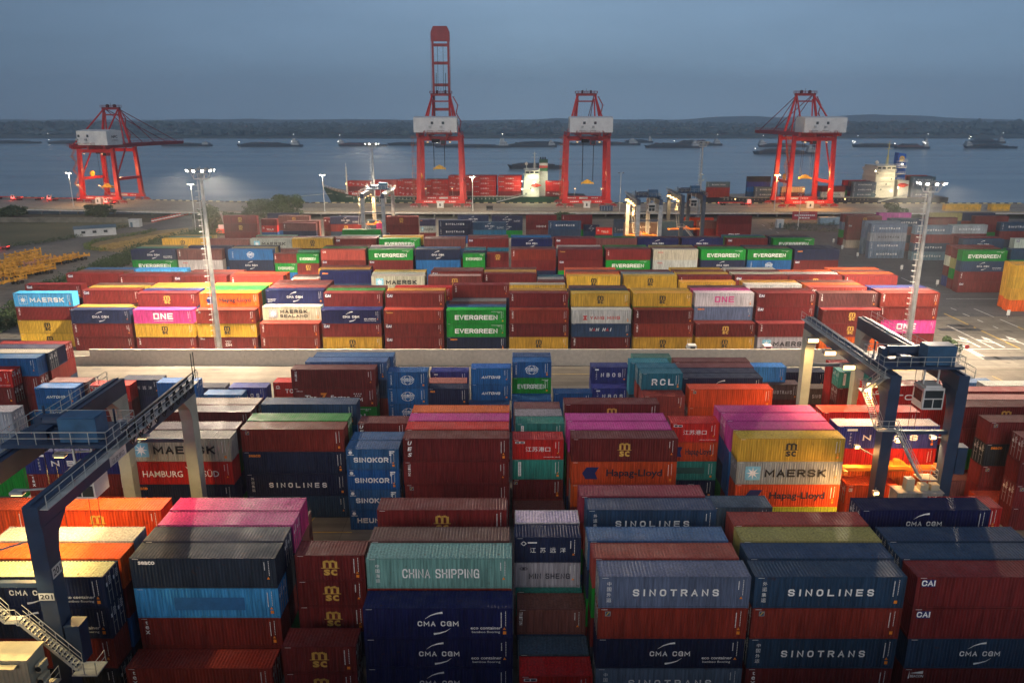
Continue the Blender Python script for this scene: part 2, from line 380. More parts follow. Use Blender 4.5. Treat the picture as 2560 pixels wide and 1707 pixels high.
def X_(L, f): return (f - .5) * L
def msc(mb, L, H, y):
    c = H * .5; h = H * .26; w = 1.34
    for i in range(3):
        x = -w / 2 + .05 + i * (w - .32) / 2; rect(mb, x, x + .24, c + .05, c + h, y)
    for i in range(2):
        x = -w / 2 + .05 + i * (w - .32) / 2; stroke(mb, [(x + .06, c + h - .08), (x + .26, c + h + .02), (x + .47, c + h + .02), (x + .60, c + h - .14)], .20, y)
    rect(mb, -w / 2 - .14, w / 2 + .14, c - .01, c + .055, y)
    for s, x in (('s', -.31), ('c', .31)): write(mb, s, x, c - H * .155, H * .24, .56, .035, y=y)
logo('MSCk', 'k', 'black stacked letters')(msc); logo('MSCg', 'g', 'gold stacked letters')(msc)
def cma(mb, L, H, y, eco=0):
    s = 1 if L > 8 else .62; c = H * .5
    block(mb, 'CMA CGM', 0, c, H * .165, 3.35 * s, .24, y)
    stroke(mb, [(-1.05 * s, c + H * .16), (-.6 * s, c + H * .27), (-.1 * s, c + H * .335), (.38 * s, c + H * .36)], lambda t: .02 + .17 * t, y)
    stroke(mb, [(1.0 * s, c - H * .15), (.62 * s, c - H * .25), (.1 * s, c - H * .31), (-.38 * s, c - H * .34)], lambda t: .02 + .17 * t, y)
    if eco == 1:
        write(mb, 'eco container', X_(L, .82), H * .36, H * .095, 2.5 * s, .012, y=y); write(mb, 'bamboo flooring', X_(L, .82), H * .22, H * .09, 2.3 * s, .006, y=y)
    if eco == 2:
        for i, t in enumerate(('eco container', 'bamboo flooring', 'light steel')): write(mb, t, X_(L, .03), H * (.34 - .11 * i), H * .075, None, .008, 'l', y=y)
logo('CMA', 'w', 'white name between arcs')(cma)
logo('CMAE', 'w', 'white name between arcs')(lambda mb, L, H, y: cma(mb, L, H, y, 1))
logo('CMAL', 'w', 'white name between arcs')(lambda mb, L, H, y: cma(mb, L, H, y, 2))
@logo('EVG', 'w', 'wide white name')
def _(mb, L, H, y):
    block(mb, 'EVERGREEN', 0, H * .45, H * .34 if L > 8 else H * .28, L * .72, .27, y, .16)
    for i in range(8): rect(mb, X_(L, .76 + .022 * i), X_(L, .775 + .022 * i), H * .86, H * .885, y)
    rect(mb, X_(L, .86), X_(L, .90), H * .79, H * .815, y)
def star(mb, cx, cz, r, y):
    pts = []
    for i in range(16):
        a = math.pi * i / 8 + math.pi / 2; rr = r if i % 2 == 0 else r * .36; pts.append((cx + rr * math.cos(a), cz + rr * math.sin(a)))
    fan(mb, pts, y)
def msk(mb, L, H, y, two=0, white=0):
    s = H * .60; cx = X_(L, .155 if not two else .18); k = 1 if L > 8 else .6
    if not white: mb.cur = 0; rect(mb, cx - s * .5 * k, cx + s * .5 * k, H * .5 - s / 2, H * .5 + s / 2, y)
    else:
        mb.cur = 1
        for a in ((-1, -1, -1, 1), (-1, 1, 1, 1), (1, 1, 1, -1), (1, -1, -1, -1)): stroke(mb, [(cx + a[0] * s / 2, H * .5 + a[1] * s / 2), (cx + a[2] * s / 2, H * .5 + a[3] * s / 2)], .05, y)
    mb.cur = 1; star(mb, cx, H * .5, s * .44 * k, y - .004)
    mb.cur = 1 if white else 2
    if two: block(mb, 'MAERSK', X_(L, .53), H * .65, H * .25, L * .47, .24, y); block(mb, 'SEALAND', X_(L, .53), H * .32, H * .22, L * .47, .22, y)
    else: block(mb, 'MAERSK', X_(L, .56), H * .5, H * .34, L * .58, .25, y, .25)
logo('MSK', 'swk', 'star square and dark name')(msk); logo('MSKw', 'sw', 'white star and name')(lambda mb, L, H, y: msk(mb, L, H, y, 0, 1))
logo('MSL', 'zwk', 'star square and two-line name')(lambda mb, L, H, y: msk(mb, L, H, y, 1))
@logo('CAI', 'bw', 'three white corner letters')
def _(mb, L, H, y):
    rect(mb, X_(L, .032), X_(L, .125), H * .68, H * .91, y); mb.cur = 1; block(mb, 'CAI', X_(L, .078), H * .80, H * .18, 1.10, .28, y - .004, .12)
logo('TEX', 'w', 'short white vertical letters')(lambda mb, L, H, y: column(mb, 'tex', X_(L, .055), H * .92, H * .42, H * .12, y, .02))
def tri(mb, L, H, y):
    for i, ch in enumerate('TRITON'):
        cz = H * (.86 - .088 * i); write(mb, ch, 0, 0, .30, .20, .02, y=y, tf=lambda p, cz=cz: (X_(L, .055) + p[2], p[1], cz - p[0]))
logo('TRI', 'w', 'long white vertical letters')(tri)
@logo('TXL', 'zdy', 'small square corner emblem')
def _(mb, L, H, y):
    x = X_(L, .065); rect(mb, x - .22, x + .22, H * .75, H * .90, y); mb.cur = 1; rect(mb, x - .17, x + .17, H * .765, H * .885, y - .004)
    mb.cur = 2; stroke(mb, [(x - .12, H * .78), (x, H * .83), (x + .02, H * .86), (x + .14, H * .87)], .06, y - .008)
def one(mb, L, H, y):
    c = H * .54; h = H * .44; w = 1.15; t = .27
    for i, x in enumerate((-1.42, 0, 1.42)):
        l, r_, b, u = x - w / 2, x + w / 2, c - h / 2, c + h / 2
        if i == 0: rect(mb, l, l + t, b, u, y); rect(mb, r_ - t, r_, b, u, y); rect(mb, l + t, r_ - t, u - t, u, y); rect(mb, l + t, r_ - t, b, b + t, y)
        if i == 1: rect(mb, l, l + t, b, u, y); rect(mb, r_ - t, r_, b, u, y); fan(mb, [(l + t, u), (l + t, u - .42), (r_ - t, b), (r_ - t, b + .42)], y)
        if i == 2: rect(mb, l, l + t, b, u, y); rect(mb, l + t, r_, u - t, u, y); rect(mb, l + t, r_, b, b + t, y); rect(mb, l + t, r_ - .1, c - t / 2, c + t / 2, y)
    write(mb, 'OCEAN NETWORK EXPRESS', 0, H * .20, H * .05, 3.9, .02, y=y)
logo('ONE', 'w', 'white three-letter name')(one); logo('ONEp', 'p', 'pink three-letter name')(one)
@logo('HPL', 'bn', 'dark blue emblem and name')
def _(mb, L, H, y):
    k = 1.15 if L > 8 else .6; x = X_(L, .19); c = H * .5; h = H * .52
    for dx in (0, .62):
        o = x + (dx - .45) * k
        fan(mb, [(o - .45 * k, c), (o + .0 * k, c + h / 2), (o + .62 * k, c + h / 2), (o + .22 * k, c), (o + .5 * k, c - h / 2), (o - .1 * k, c - h / 2)], y - (.003 if dx else 0))
    mb.cur = 1; write(mb, 'Hapag-Lloyd', X_(L, .60), H * .47, H * .40, L * .53, .02, y=y)
def sin(mb, L, H, y, a, b):
    block(mb, a, X_(L, .51), H * .5, H * .22, L * .57, .21, y, .62)
    if b: column(mb, b, X_(L, .068), H * .87, H * .17, H * .125, y)
logo('SIN', 'w', 'wide-spaced white name')(lambda mb, L, H, y: sin(mb, L, H, y, 'SINOLINES', '外运集运'))
logo('SNT', 'w', 'spaced white name')(lambda mb, L, H, y: sin(mb, L, H, y, 'SINOTRANS', '中国外运'))
logo('SNK', 'k', 'faint dark name')(lambda mb, L, H, y: sin(mb, L, H, y, 'SINOTRANS', '中国外运'))
logo('CHS', 'w', 'bold white name and column of characters')(lambda mb, L, H, y: (block(mb, 'CHINA SHIPPING', X_(L, .51), H * .5, H * .30, L * .53, .22, y, .2), column(mb, '中国海运', X_(L, .075), H * .82, H * .18, H * .12, y)))
def cos(mb, L, H, y):
    for rx in (.95, .5): stroke(mb, ell(0, H * .5, rx, H * .27, 0, 360, 22), .07, y)
    mb.cur = 1; rect(mb, -1.15, 1.15, H * .40, H * .62, y - .003); mb.cur = 0
    block(mb, 'COSCO', 0, H * .56, H * .13, 2.0, .26, y - .007, .15); write(mb, 'SHIPPING', 0, H * .44, H * .07, 1.8, .02, y=y - .007)
    column(mb, '中远海运集运', X_(L, .10), H * .82, H * .2, H * .085, y)
logo('COS', 'wf', 'white globe emblem')(cos)
logo('NBOS', 'w', 'four spaced white letters')(lambda mb, L, H, y: (block(mb, 'NBOS', X_(L, .53), H * .48, H * .25, L * .54, .26, y, .9), column(mb, '宁波远洋', X_(L, .14), H * .72, H * .15, H * .085, y), rect(mb, X_(L, .10), X_(L, .2), H * .78, H * .87, y)))
logo('ANT', 'w', 'slanted white name')(lambda mb, L, H, y: block(mb, 'ANTONG', X_(L, .5), H * .45, H * .17, L * .46, .26, y, .14, .3))
def tcl(mb, L, H, y, sp=0):
    block(mb, 'TCLC', X_(L, .54), H * .42, H * .27, L * (.45 if not sp else .68), .2, y, 1.2 if sp else .22)
    stroke(mb, ell(X_(L, .12), H * .68, .26, .2, 0, 360, 10), .12, y); rect(mb, X_(L, .06), X_(L, .18), H * .56, H * .60, y)
logo('TCL', 'w', 'four white letters and round emblem')(tcl); logo('TCS', 'w', 'four spaced letters')(lambda mb, L, H, y: tcl(mb, L, H, y, 1))
def jsg(mb, L, H, y):
    write(mb, '江苏港口', 0, H * .52, H * .24, L * .48 if L < 8 else L * .36, y=y); rect(mb, X_(L, .06), X_(L, .24), H * .80, H * .90, y)
    write(mb, 'JIANGSU PORT GROUP', X_(L, .94), H * .13, H * .05, L * .33, .01, 'r', y=y)
    mb.cur = 1; rect(mb, X_(L, .075), X_(L, .14), H * .815, H * .885, y - .004); rect(mb, X_(L, .155), X_(L, .225), H * .815, H * .885, y - .004)
logo('JSG', 'wn', 'four large white characters')(jsg)
def skr(mb, L, H, y, s='SINOKOR'):
    block(mb, s.replace('-', ''), X_(L, .47), H * .47, H * .24, L * .66, .25, y, .2); fan(mb, ell(X_(L, .085), H * .82, .21, .21, 0, 340, 12), y); rect(mb, X_(L, .03), X_(L, .15), H * .695, H * .72, y)
    for i in range(3): rect(mb, X_(L, .82), X_(L, .92 - .03 * i), H * (.85 - .08 * i), H * (.90 - .08 * i), y)
logo('SKR', 'w', 'heavy white name and round emblem')(skr); logo('HEU', 'w', 'partly hidden heavy white name')(lambda mb, L, H, y: skr(mb, L, H, y, 'HEUNG-A'))
logo('UES', 'w', 'three stacked slanted letters')(lambda mb, L, H, y: [write(mb, c, X_(L, .062), H * (.80 - .25 * i), H * .17, .42, .04, y=y, shear=.25) for i, c in enumerate('UES')])
logo('SEA', 'o', 'small orange corner name')(lambda mb, L, H, y: write(mb, 'seaco', X_(L, .115), H * .82, H * .115, L * .115, .035, y=y))
logo('SEAw', 'w', 'small white corner name')(lambda mb, L, H, y: write(mb, 'seaco', X_(L, .115), H * .84, H * .115, L * .115, .035, y=y))
logo('TNX', 'g', 'small gold corner name')(lambda mb, L, H, y: write(mb, 'Textainer', X_(L, .10), H * .80, H * .11, L * .12, .03, y=y))
logo('OOC', 'r', 'small red corner name')(lambda mb, L, H, y: write(mb, 'OOCL', X_(L, .16), H * .72, H * .14, L * .12, .03, y=y))
logo('DII', 'w', 'tiny white corner letters')(lambda mb, L, H, y: write(mb, 'OII', X_(L, .08), H * .76, H * .18, L * .07, .03, y=y))
logo('BCN', 'w', 'tiny white corner name')(lambda mb, L, H, y: (write(mb, 'BEACON', X_(L, .10), H * .74, H * .09, L * .09, .02, y=y), fan(mb, [(X_(L, .04), H * .66), (X_(L, .05), H * .66), (X_(L, .047), H * .92)], y), fan(mb, [(X_(L, .05), H * .84), (X_(L, .14), H * .82), (X_(L, .14), H * .92)], y)))
def stars(mb, x, H, y):
    for r_, n in ((0, 4), (1, 3)):
        for i in range(n): star(mb, x + (i - (n - 1) / 2) * .33, H * (.70 - .11 * r_), .14, y)
logo('ZIM', 'w', 'white dots over three letters')(lambda mb, L, H, y: (stars(mb, 0, H, y), block(mb, 'ZIM', 0, H * .42, H * .17, 1.3, .26, y, .2), write(mb, 'ZIM.com', X_(L, .07), H * .86, H * .07, .9, .01, y=y)))
@logo('ZIMZ', 'wo', 'white slogan and coloured letter')
def _(mb, L, H, y):
    write(mb, 'The', X_(L, .21), H * .50, H * .24, L * .14, .02, y=y); write(mb, 'Factor', X_(L, .565), H * .50, H * .24, L * .225, .02, y=y); stars(mb, X_(L, .775), H, y)
    block(mb, 'ZIM', X_(L, .775), H * .40, H * .2, L * .115, .26, y, .2); write(mb, 'ZIM.com', X_(L, .08), H * .84, H * .07, .9, .01, y=y)
    mb.cur = 1; write(mb, 'Z', X_(L, .365), H * .54, H * .42, L * .085, .06, y=y)
logo('RCL', 'w', 'three broad white letters')(lambda mb, L, H, y: block(mb, 'RCL', X_(L, .52), H * .48, H * .38, L * .54, .26, y, .5))
@logo('HAM', 'w', 'white name and bird emblem')
def _(mb, L, H, y):
    write(mb, 'HAMBURG', X_(L, .33), H * .46, H * .27, L * .38, .006, y=y); write(mb, 'SÜD', X_(L, .79), H * .50, H * .32, L * .15, .006, y=y)
    fan(mb, [(X_(L, .55), H * .80), (X_(L, .64), H * .55), (X_(L, .72), H * .60), (X_(L, .63), H * .40)], y); fan(mb, [(X_(L, .57), H * .22), (X_(L, .64), H * .52), (X_(L, .74), H * .25), (X_(L, .65), H * .38)], y)
logo('YM', 'r', 'red name and square emblem')(lambda mb, L, H, y: (block(mb, 'YANG MING', X_(L, .56), H * .42, H * .24, L * .5, .2, y, .22), rect(mb, X_(L, .19), X_(L, .26), H * .26, H * .32, y), rect(mb, X_(L, .19), X_(L, .26), H * .52, H * .58, y), fan(mb, [(X_(L, .195), H * .32), (X_(L, .255), H * .32), (X_(L, .235), H * .42), (X_(L, .255), H * .52), (X_(L, .195), H * .52), (X_(L, .215), H * .42)], y)))
@logo('WAN', 'wr', 'white and red slanted name')
def _(mb, L, H, y):
    for i, ch in enumerate('WAN HAI'):
        mb.cur = 1 if ch == 'A' else 0
        if ch != ' ': block(mb, ch, X_(L, .325 + .056 * i), H * .56, H * .24, L * (.015 if ch == 'I' else .047), .22, y, .2, .25)
logo('MIN', 'n', 'dark navy name')(lambda mb, L, H, y: (block(mb, 'MIN SHENG', X_(L, .53), H * .46, H * .22, L * .62, .15, y, .3), stroke(mb, ell(X_(L, .14), H * .76, .36, .14, 0, 360, 10), .05, y), fan(mb, ell(X_(L, .14), H * .76, .13, .1, 0, 330, 8), y)))
logo('JSO', 'w', 'spaced white characters')(lambda mb, L, H, y: ([write(mb, c, X_(L, .28 + .15 * i), H * .50, H * .20, None, y=y) for i, c in enumerate('江苏远洋')], stroke(mb, [(X_(L, .10), H * .76), (X_(L, .14), H * .84), (X_(L, .18), H * .76), (X_(L, .14), H * .68), (X_(L, .10), H * .76)], .07, y), rect(mb, X_(L, .20), X_(L, .34), H * .77, H * .82, y)))
logo('HMM', 'w', 'heavy outlined letters')(lambda mb, L, H, y: block(mb, 'HMM', X_(L, .5), H * .45, H * .3, L * .3, .22, y, .15))
logo('FAD', 'f', 'darker repainted rectangle')(lambda mb, L, H, y: rect(mb, X_(L, .27), X_(L, .76), H * .27, H * .70, y))
logo('FDT', 't', 'dark repainted rectangle')(lambda mb, L, H, y: rect(mb, X_(L, .15), X_(L, .75), H * .35, H * .68, y))
def plt(mb, L, H, y):
    x = X_(L, .14); rect(mb, x - .17, x + .17, H * .18, H * .88, y); mb.cur = 1
    for i in range(8): stroke(mb, ell(x, H * (.82 - .083 * i), .085, .06, 0, 300, 6), .045, y - .004)
logo('PLT', 'wn', 'upright white number plate')(plt)
@logo('MOL', 'wbr', 'white lettered squares in corner')
def _(mb, L, H, y):
    for i, ch in enumerate('MOL'):
        x = X_(L, .14 + .037 * i); mb.cur = 0; rect(mb, x - .21, x + .21, H * .4, H * .72, y); mb.cur = 1; write(mb, ch, x, H * .56, H * .22, .3, .03, y=y - .004)

LM = {}
def logo_mesh(code, T):
    k = (code, T)
    if k not in LM:
        L, H = DIM[T]; mb = MB(); inks, _w, fn = LOGO[code]; fn(mb, L, H, -CW / 2 - .006)
        LM[k] = mb.mesh('lettering', [ink(c) for c in inks])
    return LM[k]
# px (left end of the top container's front upper edge) | row k.. or picture line y.. | tiers (S = 8.5 ft boxes) | length | colours.livery from the top down
BLOCKS = {
 'A': (54.5, 'nearest block', '''
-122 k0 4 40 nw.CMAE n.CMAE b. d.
-64 k1 4 40 o.
-17 k2 4 40 Gw.
77 k4 4 40 or.MSCg
-255 k4 4 40 or. or.
322 k1 4 40 dn.SEAw l.FAD b.TEX
313 k0 1 40 b.TEX
358 k2 4 40 n.
395 k3 4 40 P.
424 k4 4 40 P.
452 k5 3 40 mb.
735 y1388 4S 20 m.MSCg m.MSCg m.MSCg
704 y1617 2S 20 m.MSCg m.MSCg
914 k1 4 40 tc.CHS
906 k0 3 40 n3.CMAE n3.CMAE n3.CMAE
925 k2 4 40 mb.
942 k4 4 40 m.MSCg
1286 y1342 4S 20 n.JSO G.MIN
1289 y1309 4S 20 w.
1292 y1523 2S 20 mb.TRI
1290 y1478 2S 20 t.
1295 y1635 1S 20 kb.
1299 y1690 1S 20 r.JSG
1498 k0 4 40 k.SNT b.TXL n.CMAE k.SNT
1482 k1 4 40 rb.
1470 k2 4 40 B2.
1467 k4 4 40 n2.SIN
1450 k5 4 40 cr.
1777 y1268 4S 20 kb.
1888 k0 4 40 n2.SIN b.TXL n2.SNT m.TEX
1871 k1 4 40 n2.
1855 k2 4 40 y2.
1835 k3 4 40 rb.
2296 k0 4 40 m.CAI m.CAI n2.CMA m.BCN
2254 k1 4 40 n2.
2218 k2 4 40 n2.
2153 k4 4 40 n3.CMA
2352 y1270 4S 20 r.'''),
 'B': (82.2, 'second block', '''
57 k1 3 40 nb.NBOS b.TEX or.
-215 k3 4 40 G. k.
306 k0 4 40 wd.MSK r.HAM n.SEA m.
331 k1 4 40 mw.
381 k3 4 40 mw.
406 k4 4 40 mw.
601 k1 4 40 b.TXL n.SEA n.SIN n2.
618 k2 4 40 g.
652 k4 4 40 n2.
865 y1121 4S 20 Bk.SKR B.SKR Bk.SKR B.HEU
876 y1101 4S 20 Bk.
895 y1058 4S 20 m.UES
1006 k0 4 40 m.UES m.TRI m.TXL m.
1014 k1 4 40 r.
1022 k2 4 40 P2.
1030 k3 4 40 o.
1281 y1099 4S 20 r.JSG t.PLT m.TXL
1284 y1275 1S 20 mb.
1288 y1058 4S 20 t.PLT
1286 y1040 4S 20 G.
1284 y1022 4S 20 mb.
1429 k0 4 40 m.MSCg or.HPL o. m.TEX
1420 k1 4 40 P2.
1415 k2 4 40 P2.
1411 k4 4 40 m.MSCg
1679 y1058 4S 20 r.JSG or.HPL t.FDT n.COS
1848 k0 4 40 y.MSCk kw.MSK or.HPL yg.
1829 k1 4 40 P2.
1813 k2 4 40 P2.
1798 k3 4 40 P.
2102 k1 4 40 nbw.NBOS r.TXL o.
2056 k3 4 40 r.MOL
2110 y1204 2S 20 or.DII or.
2402 y1020 4 40 m.MSCg m. g. m.
2474 y1055 4 40 m.TXL d.SEA m.TXL m.
2540 y1084 4 40 m.TXL m. m.TXL m.
2382 y1223 1S 20 mb.
2440 y1240 1S 20 or.'''),
 'R': (0, 'mixed rows before the concrete wall', '''
-110 y896 4 40 B. m. m.
-85 y887 4 40 dnw. m. m.
-57 y874 4 40 n. m.
-14 y862 3 40 m. m.
-60 y921 4S 20 r.JSG m. m. m.
88 y969 3S 20 B.ANT B.ANT
116 y957 3S 20 mb.
228 y961 3S 20 r.JSG m.
302 y953 3S 20 n.JSO n.
387 y957 3S 20 B. B.
466 y969 2S 20 n.JSO n.
506 y987 2S 20 B.COS
571 y969 2S 20 nb.NBOS n.
682 y956 2S 20 r.TCL
727 y924 4 40 m.TRI m.ZIMZ g.EVG m.
780 y905 4 40 B2.
783 y892 4 40 B2.
954 y929 4S 20 B.COS B.COS B.COS B.
1076 y930 3S 20 nb.NBOS
1066 y958 3S 20 pk.
1064 y972 3S 20 n.SEA n.
1177 y921 4S 20 B.ANT B.ANT
1177 y984 2S 20 r.TCL r.
1172 y1014 2S 20 B.
1280 y905 4S 20 B.COS g.EVG B.
1281 y893 4S 20 B2.
1279 y1000 2S 20 B.COS B.
1384 y984 2S 20 B. B.
1478 y918 3S 20 nb.NBOS nb.
1481 y971 2S 20 nb.NBOS nb.
1575 y907 4S 20 tb. tb.
1602 y928 4S 20 tb.RCL m. m. m.
1593 y917 4S 20 tb.
1588 y905 4S 20 tg.
1609 y988 3S 20 rb.TXL rb. rb.
1686 y905 3 40 mb.
1693 y919 3 40 mb.
1697 y932 3 40 n.
1707 y945 3 40 n.CMA
1723 y973 3 40 or.TXL or. or.
1873 y918 3S 20 lb.
1884 y931 2 40 n. n.
1907 y962 2S 20 br.SNT m.
2011 y972 2S 20 br.SNT m.
2081 y911 4S 20 r. r. r.
2100 y930 4S 20 t.PLT m.
2169 y965 4 40 r.TCL r. r.
2393 y957 2S 20 B2.
2393 y974 2 40 m.TXL
2472 y969 2 40 kw.YM kw.
2418 y999 2 40 mb.'''),
 'C': (154.6, 'block behind the wall', '''
c1 k1 4 40 l.MSKw m.TRI y.MSCk y.MSCk
c1-2.5 k4 4 40 m.CAI
c2 k0 3 40 n.CMA m.TRI m.TEX
c2 k1 3 40 y.
c2 k2 4 40 m.CAI
c2 k3 4 40 y.
c2 k4 4 40 mb.
c3 k0 3 40 P.ONE y.MSCk m.TEX
c3 k1 4 40 m.MSCg
c3 k2 4 40 nb.
c3 k3 4 40 y.
c3 k4 4 40 y.
c4 k0 3 40 b.TXL y.MSCk m.ZIM
c4 k1 4 40 o.HPL or.
c4 k2 4 40 g.
c4 k3 4 40 g.
c4 k4 4 40 y.
c5 k0 2 40 b.TRI b.TRI
c5 k1 3 40 wd.MSL
c5 k2 4 40 n3.CMAL
c5 k3 4 40 rb.
c5 k4 4 40 mb.
c5 k5 4 40 m.
c6 k0 3 40 n3.CMAE m.CAI y.MSCk
c6 k1 4 40 m.CAI
c6 k2 4 40 g.
c6 k3 4 40 m.
c7 k0 3 40 b.TNX m.CAI m.CAI
c7 k1 4 40 m.CAI
c7 k2 4 40 y.
c7+1.2 k3 4 40 r.HAM
c8 k0 3 40 g.EVG g.EVG n.SEA
c8 k1 3 40 B.
c8 k2 3 40 mb.
c8 k3 3 40 G.
c8+.6 k4 4 40 m.TEX n.
c9 k0 3 40 b.TRI m.TEX y.MSCk
c9 k1 4 40 m.TEX
c9 k2 4 40 y.
c9 k4 4 40 yw.MSCk
c10 k0 3 40 w.YM n2.WAN m.TRI
c10 k1 4 40 y.MSCk
c10 k2 4 40 dn.
c10 k3 4 40 mb.
c11 k0 3 40 m.TEX b.TRI y.MSCk
c11 k1 4 40 y.MSCk
c11 k2 4 40 y.
c12 k0 2 40 m.MSCg y.MSCk
c12 k1 4 40 w.ONEp k.SEA
c12 k2 4 40 P.
c12 k3 4 40 mb.
c12-.8 k5 4 40 y.MSCk
c13 k0 2 40 m.TEX kw.MSK
c13 k1 4 40 m.CAI m.CAI
c13 k2 4 40 m.
c13 k4 4 40 w.
c13 k5 4 40 y.
c14 k0 3 40 m.MSCg m.MSCg o.HPL
c14 k1 4 40 mb.TEX
c14 k3 4 40 rb.DII
c14 k4 4 40 o.
c14 k5 4 40 mb.
c15 k1 4 40 b.TRI m.TEX P.ONE m.
c15 k2 4 40 mb.
c15 k3 4 40 nb.'''),
 'D': (175.06, 'second block behind the wall', '''
165 k1 4 40 m.CAI
193 k2 4 40 mb.
214 k3 4 40 B.
295 k0 4 40 m.TEX
318 k1 4 40 m.CAI
335 k3 4 40 l.
433 k0 4 40 m.CAI
460 k1 4 40 mb.CAI
478 k2 4 40 rb.
574 k0 4 40 b.TEX
580 k1 4 40 or.
727 k0 4S 20 o.
730 k1 4S 20 w.
738 k2 4S 20 mb.
793 k2 4 40 n3.SEA
796 k3 4 40 y.
803 k4 4 40 m.
928 k0 4 40 wd.MSK
930 k1 4 40 w.
935 k2 4 40 y.
1070 k0 4 40 mw.MSCg
1077 k2 4 40 m.CAI
1082 k3 4 40 m.
1209 k1 4 40 m.TEX
1211 k2 4 40 y.
1214 k3 4 40 m.
1345 k0 4S 20 m.
1345 k1 4S 20 w.
1347 k2 4S 20 tb.
1418 k0 4 40 y.MSCk
1417 k1 4 40 o.
1416 k2 4 40 mb.
1412 k3 4 40 o.
1560 k0 4 40 y.MSCk
1555 k1 4 40 G.
1545 k2 4 40 m.
1697 k0 4 40 m.TEX
1690 k1 4 40 y.
1682 k2 4 40 m.
1676 k3 4 40 y.
1838 k0 4 40 m.CAI
1830 k1 4 40 w.
1822 k2 4 40 m.
1812 k3 4 40 w.
1973 k0 4 40 m.MSCg
1964 k1 4 40 w.
1950 k2 4 40 o.
2112 k0 4 40 m.TEX
2102 k1 4 40 o.
2085 k2 4 40 mb.
2070 k3 4 40 o.'''),
 'E': (211.2, 'third block behind the wall', '''
326 k0 4 40 n.CMAE g.EVG
340 k1 4 40 tg.
352 k2 4 40 y2.
442 k0 4 40 mb.TRI w.OOC
470 k2 4 40 n.
571 k0 4 40 B.COS n.CMA
580 k1 4 40 y2.
586 k2 4 40 n.
682 y635 4S 20 m.TEX g.EVG
695 y624 4S 20 mb.
741 y635 4S 20 g.EVG m.MSCg
744 y627 4S 20 tg.
801 k0 4 40 rb.DII m.CAI
806 k1 4 40 g.
812 k2 4 40 m.
920 k0 4 40 g.EVG m.CAI
922 k1 4 40 n.
926 k2 4 40 w.
1039 k0 4 40 n.CMA B.
1041 k1 4 40 B.
1157 y635 4S 20 g.EVG g.
1159 y629 4S 20 n.CMA
1161 y621 4S 20 tb.
1217 y632 4S 20 m.MSCg m.
1219 y622 4S 20 tb.
1278 k0 4 40 b.TRI m.
1279 k1 4 40 mb.
1396 k0 4 40 m.TNX m.CAI
1395 k1 4 40 m.
1393 k2 4 40 w.
1516 k0 4 40 m.TEX g.EVG
1513 k1 4 40 br.
1508 k2 4 40 g.
1634 k0 4 40 wd.OOC w.OOC
1629 k1 4 40 mb.
1624 k2 4 40 y2.
1754 k0 4 40 g.EVG n.CMA
1749 k1 4 40 g.
1740 k2 4 40 m.
1870 k0 4 40 g.EVG B.COS
1864 k1 4 40 mb.
1857 k2 4 40 n.
1988 k0 4 40 n.SEA m.CAI
1980 k1 4 40 n.
1972 k2 4 40 n.'''),
 'F': (230.7, 'fourth block behind the wall', '''
405 k0 4 40 y.MSCk
420 k1 4 40 tg.
435 k2 4 40 y2.
525 k0 4 40 mb.
592 k0 4S 20 t.
627 k0 4 40 kw.MSK
632 k1 4 40 m.
640 k2 4 40 tg.
727 k0 4 40 y.MSCk
740 k1 4 40 m.
837 k0 4 40 m.CAI
842 k1 4 40 m.
850 k2 4 40 tg.
947 k0 4 40 g.EVG
957 k2 4 40 y.MSCk
1060 k0 4 40 mb.
1062 k1 4 40 m.
1169 k0 4 40 m.CAI
1170 k2 4 40 mb.
1278 k0 4 40 n3.CMA
1278 k2 4 40 B.
1388 k0 4 40 m.CAI
1385 k1 4 40 m.MSCg
1491 k0 4 40 mb.
1488 k1 4 40 g.
1595 k0 4 40 n3.CMA
1592 k1 4 40 mb.
1705 k0 4 40 n3.CMA
1700 k1 4 40 mb.
1818 k0 4 40 m.CAI
1814 k1 4 40 g.
1808 k2 4 40 tb.
1934 k0 4 40 g.EVG
1926 k1 4 40 n.
1918 k2 4 40 mb.'''),
 'G': (0, 'block in front of the quay', '''
557 y540 4 40 m.MSCg m.MSCg m.
652 y548 3S 20 m. r.TCL
695 y540 3 40 mb.MSCg m.
706 y558 3 40 mb.TRI n.
716 y553 3 40 mb.
808 y546 3S 20 m.TCL m.
668 y534 3 40 n.
825 y542 3 40 n.CMAE m.MSCg
917 y552 3S 20 n2.HEU n.
939 y560 3 40 P.ONE
855 y575 4 40 g.
962 y541 4 40 m.MSCg m. m.
1049 y549 3S 20 n.SEA kw.MSK
1096 y551 3 40 n.SIN n.SNT
1144 y539 3 40 n.CMA n.
1229 y540 3 40 n.CMAE n.CMA
1183 y556 3 40 n2.CMAE tb.
1315 y538 3 40 m. m.HMM
1371 y554 3 40 n2.SNT n2.
1404 y538 3 40 m.TEX m.
1460 y563 2S 20 n.CMA
1491 y570 2S 20 r.TCL
1536 y550 3S 20 n2. n2.SNT
1561 y558 3 40 br.SIN br.
1653 y554 3 40 n2. n2.
1706 y545 3 40 or. m.
1797 y540 4 40 m. m. m.ONE
1745 y553 3 40 mb.TRI m.'''),
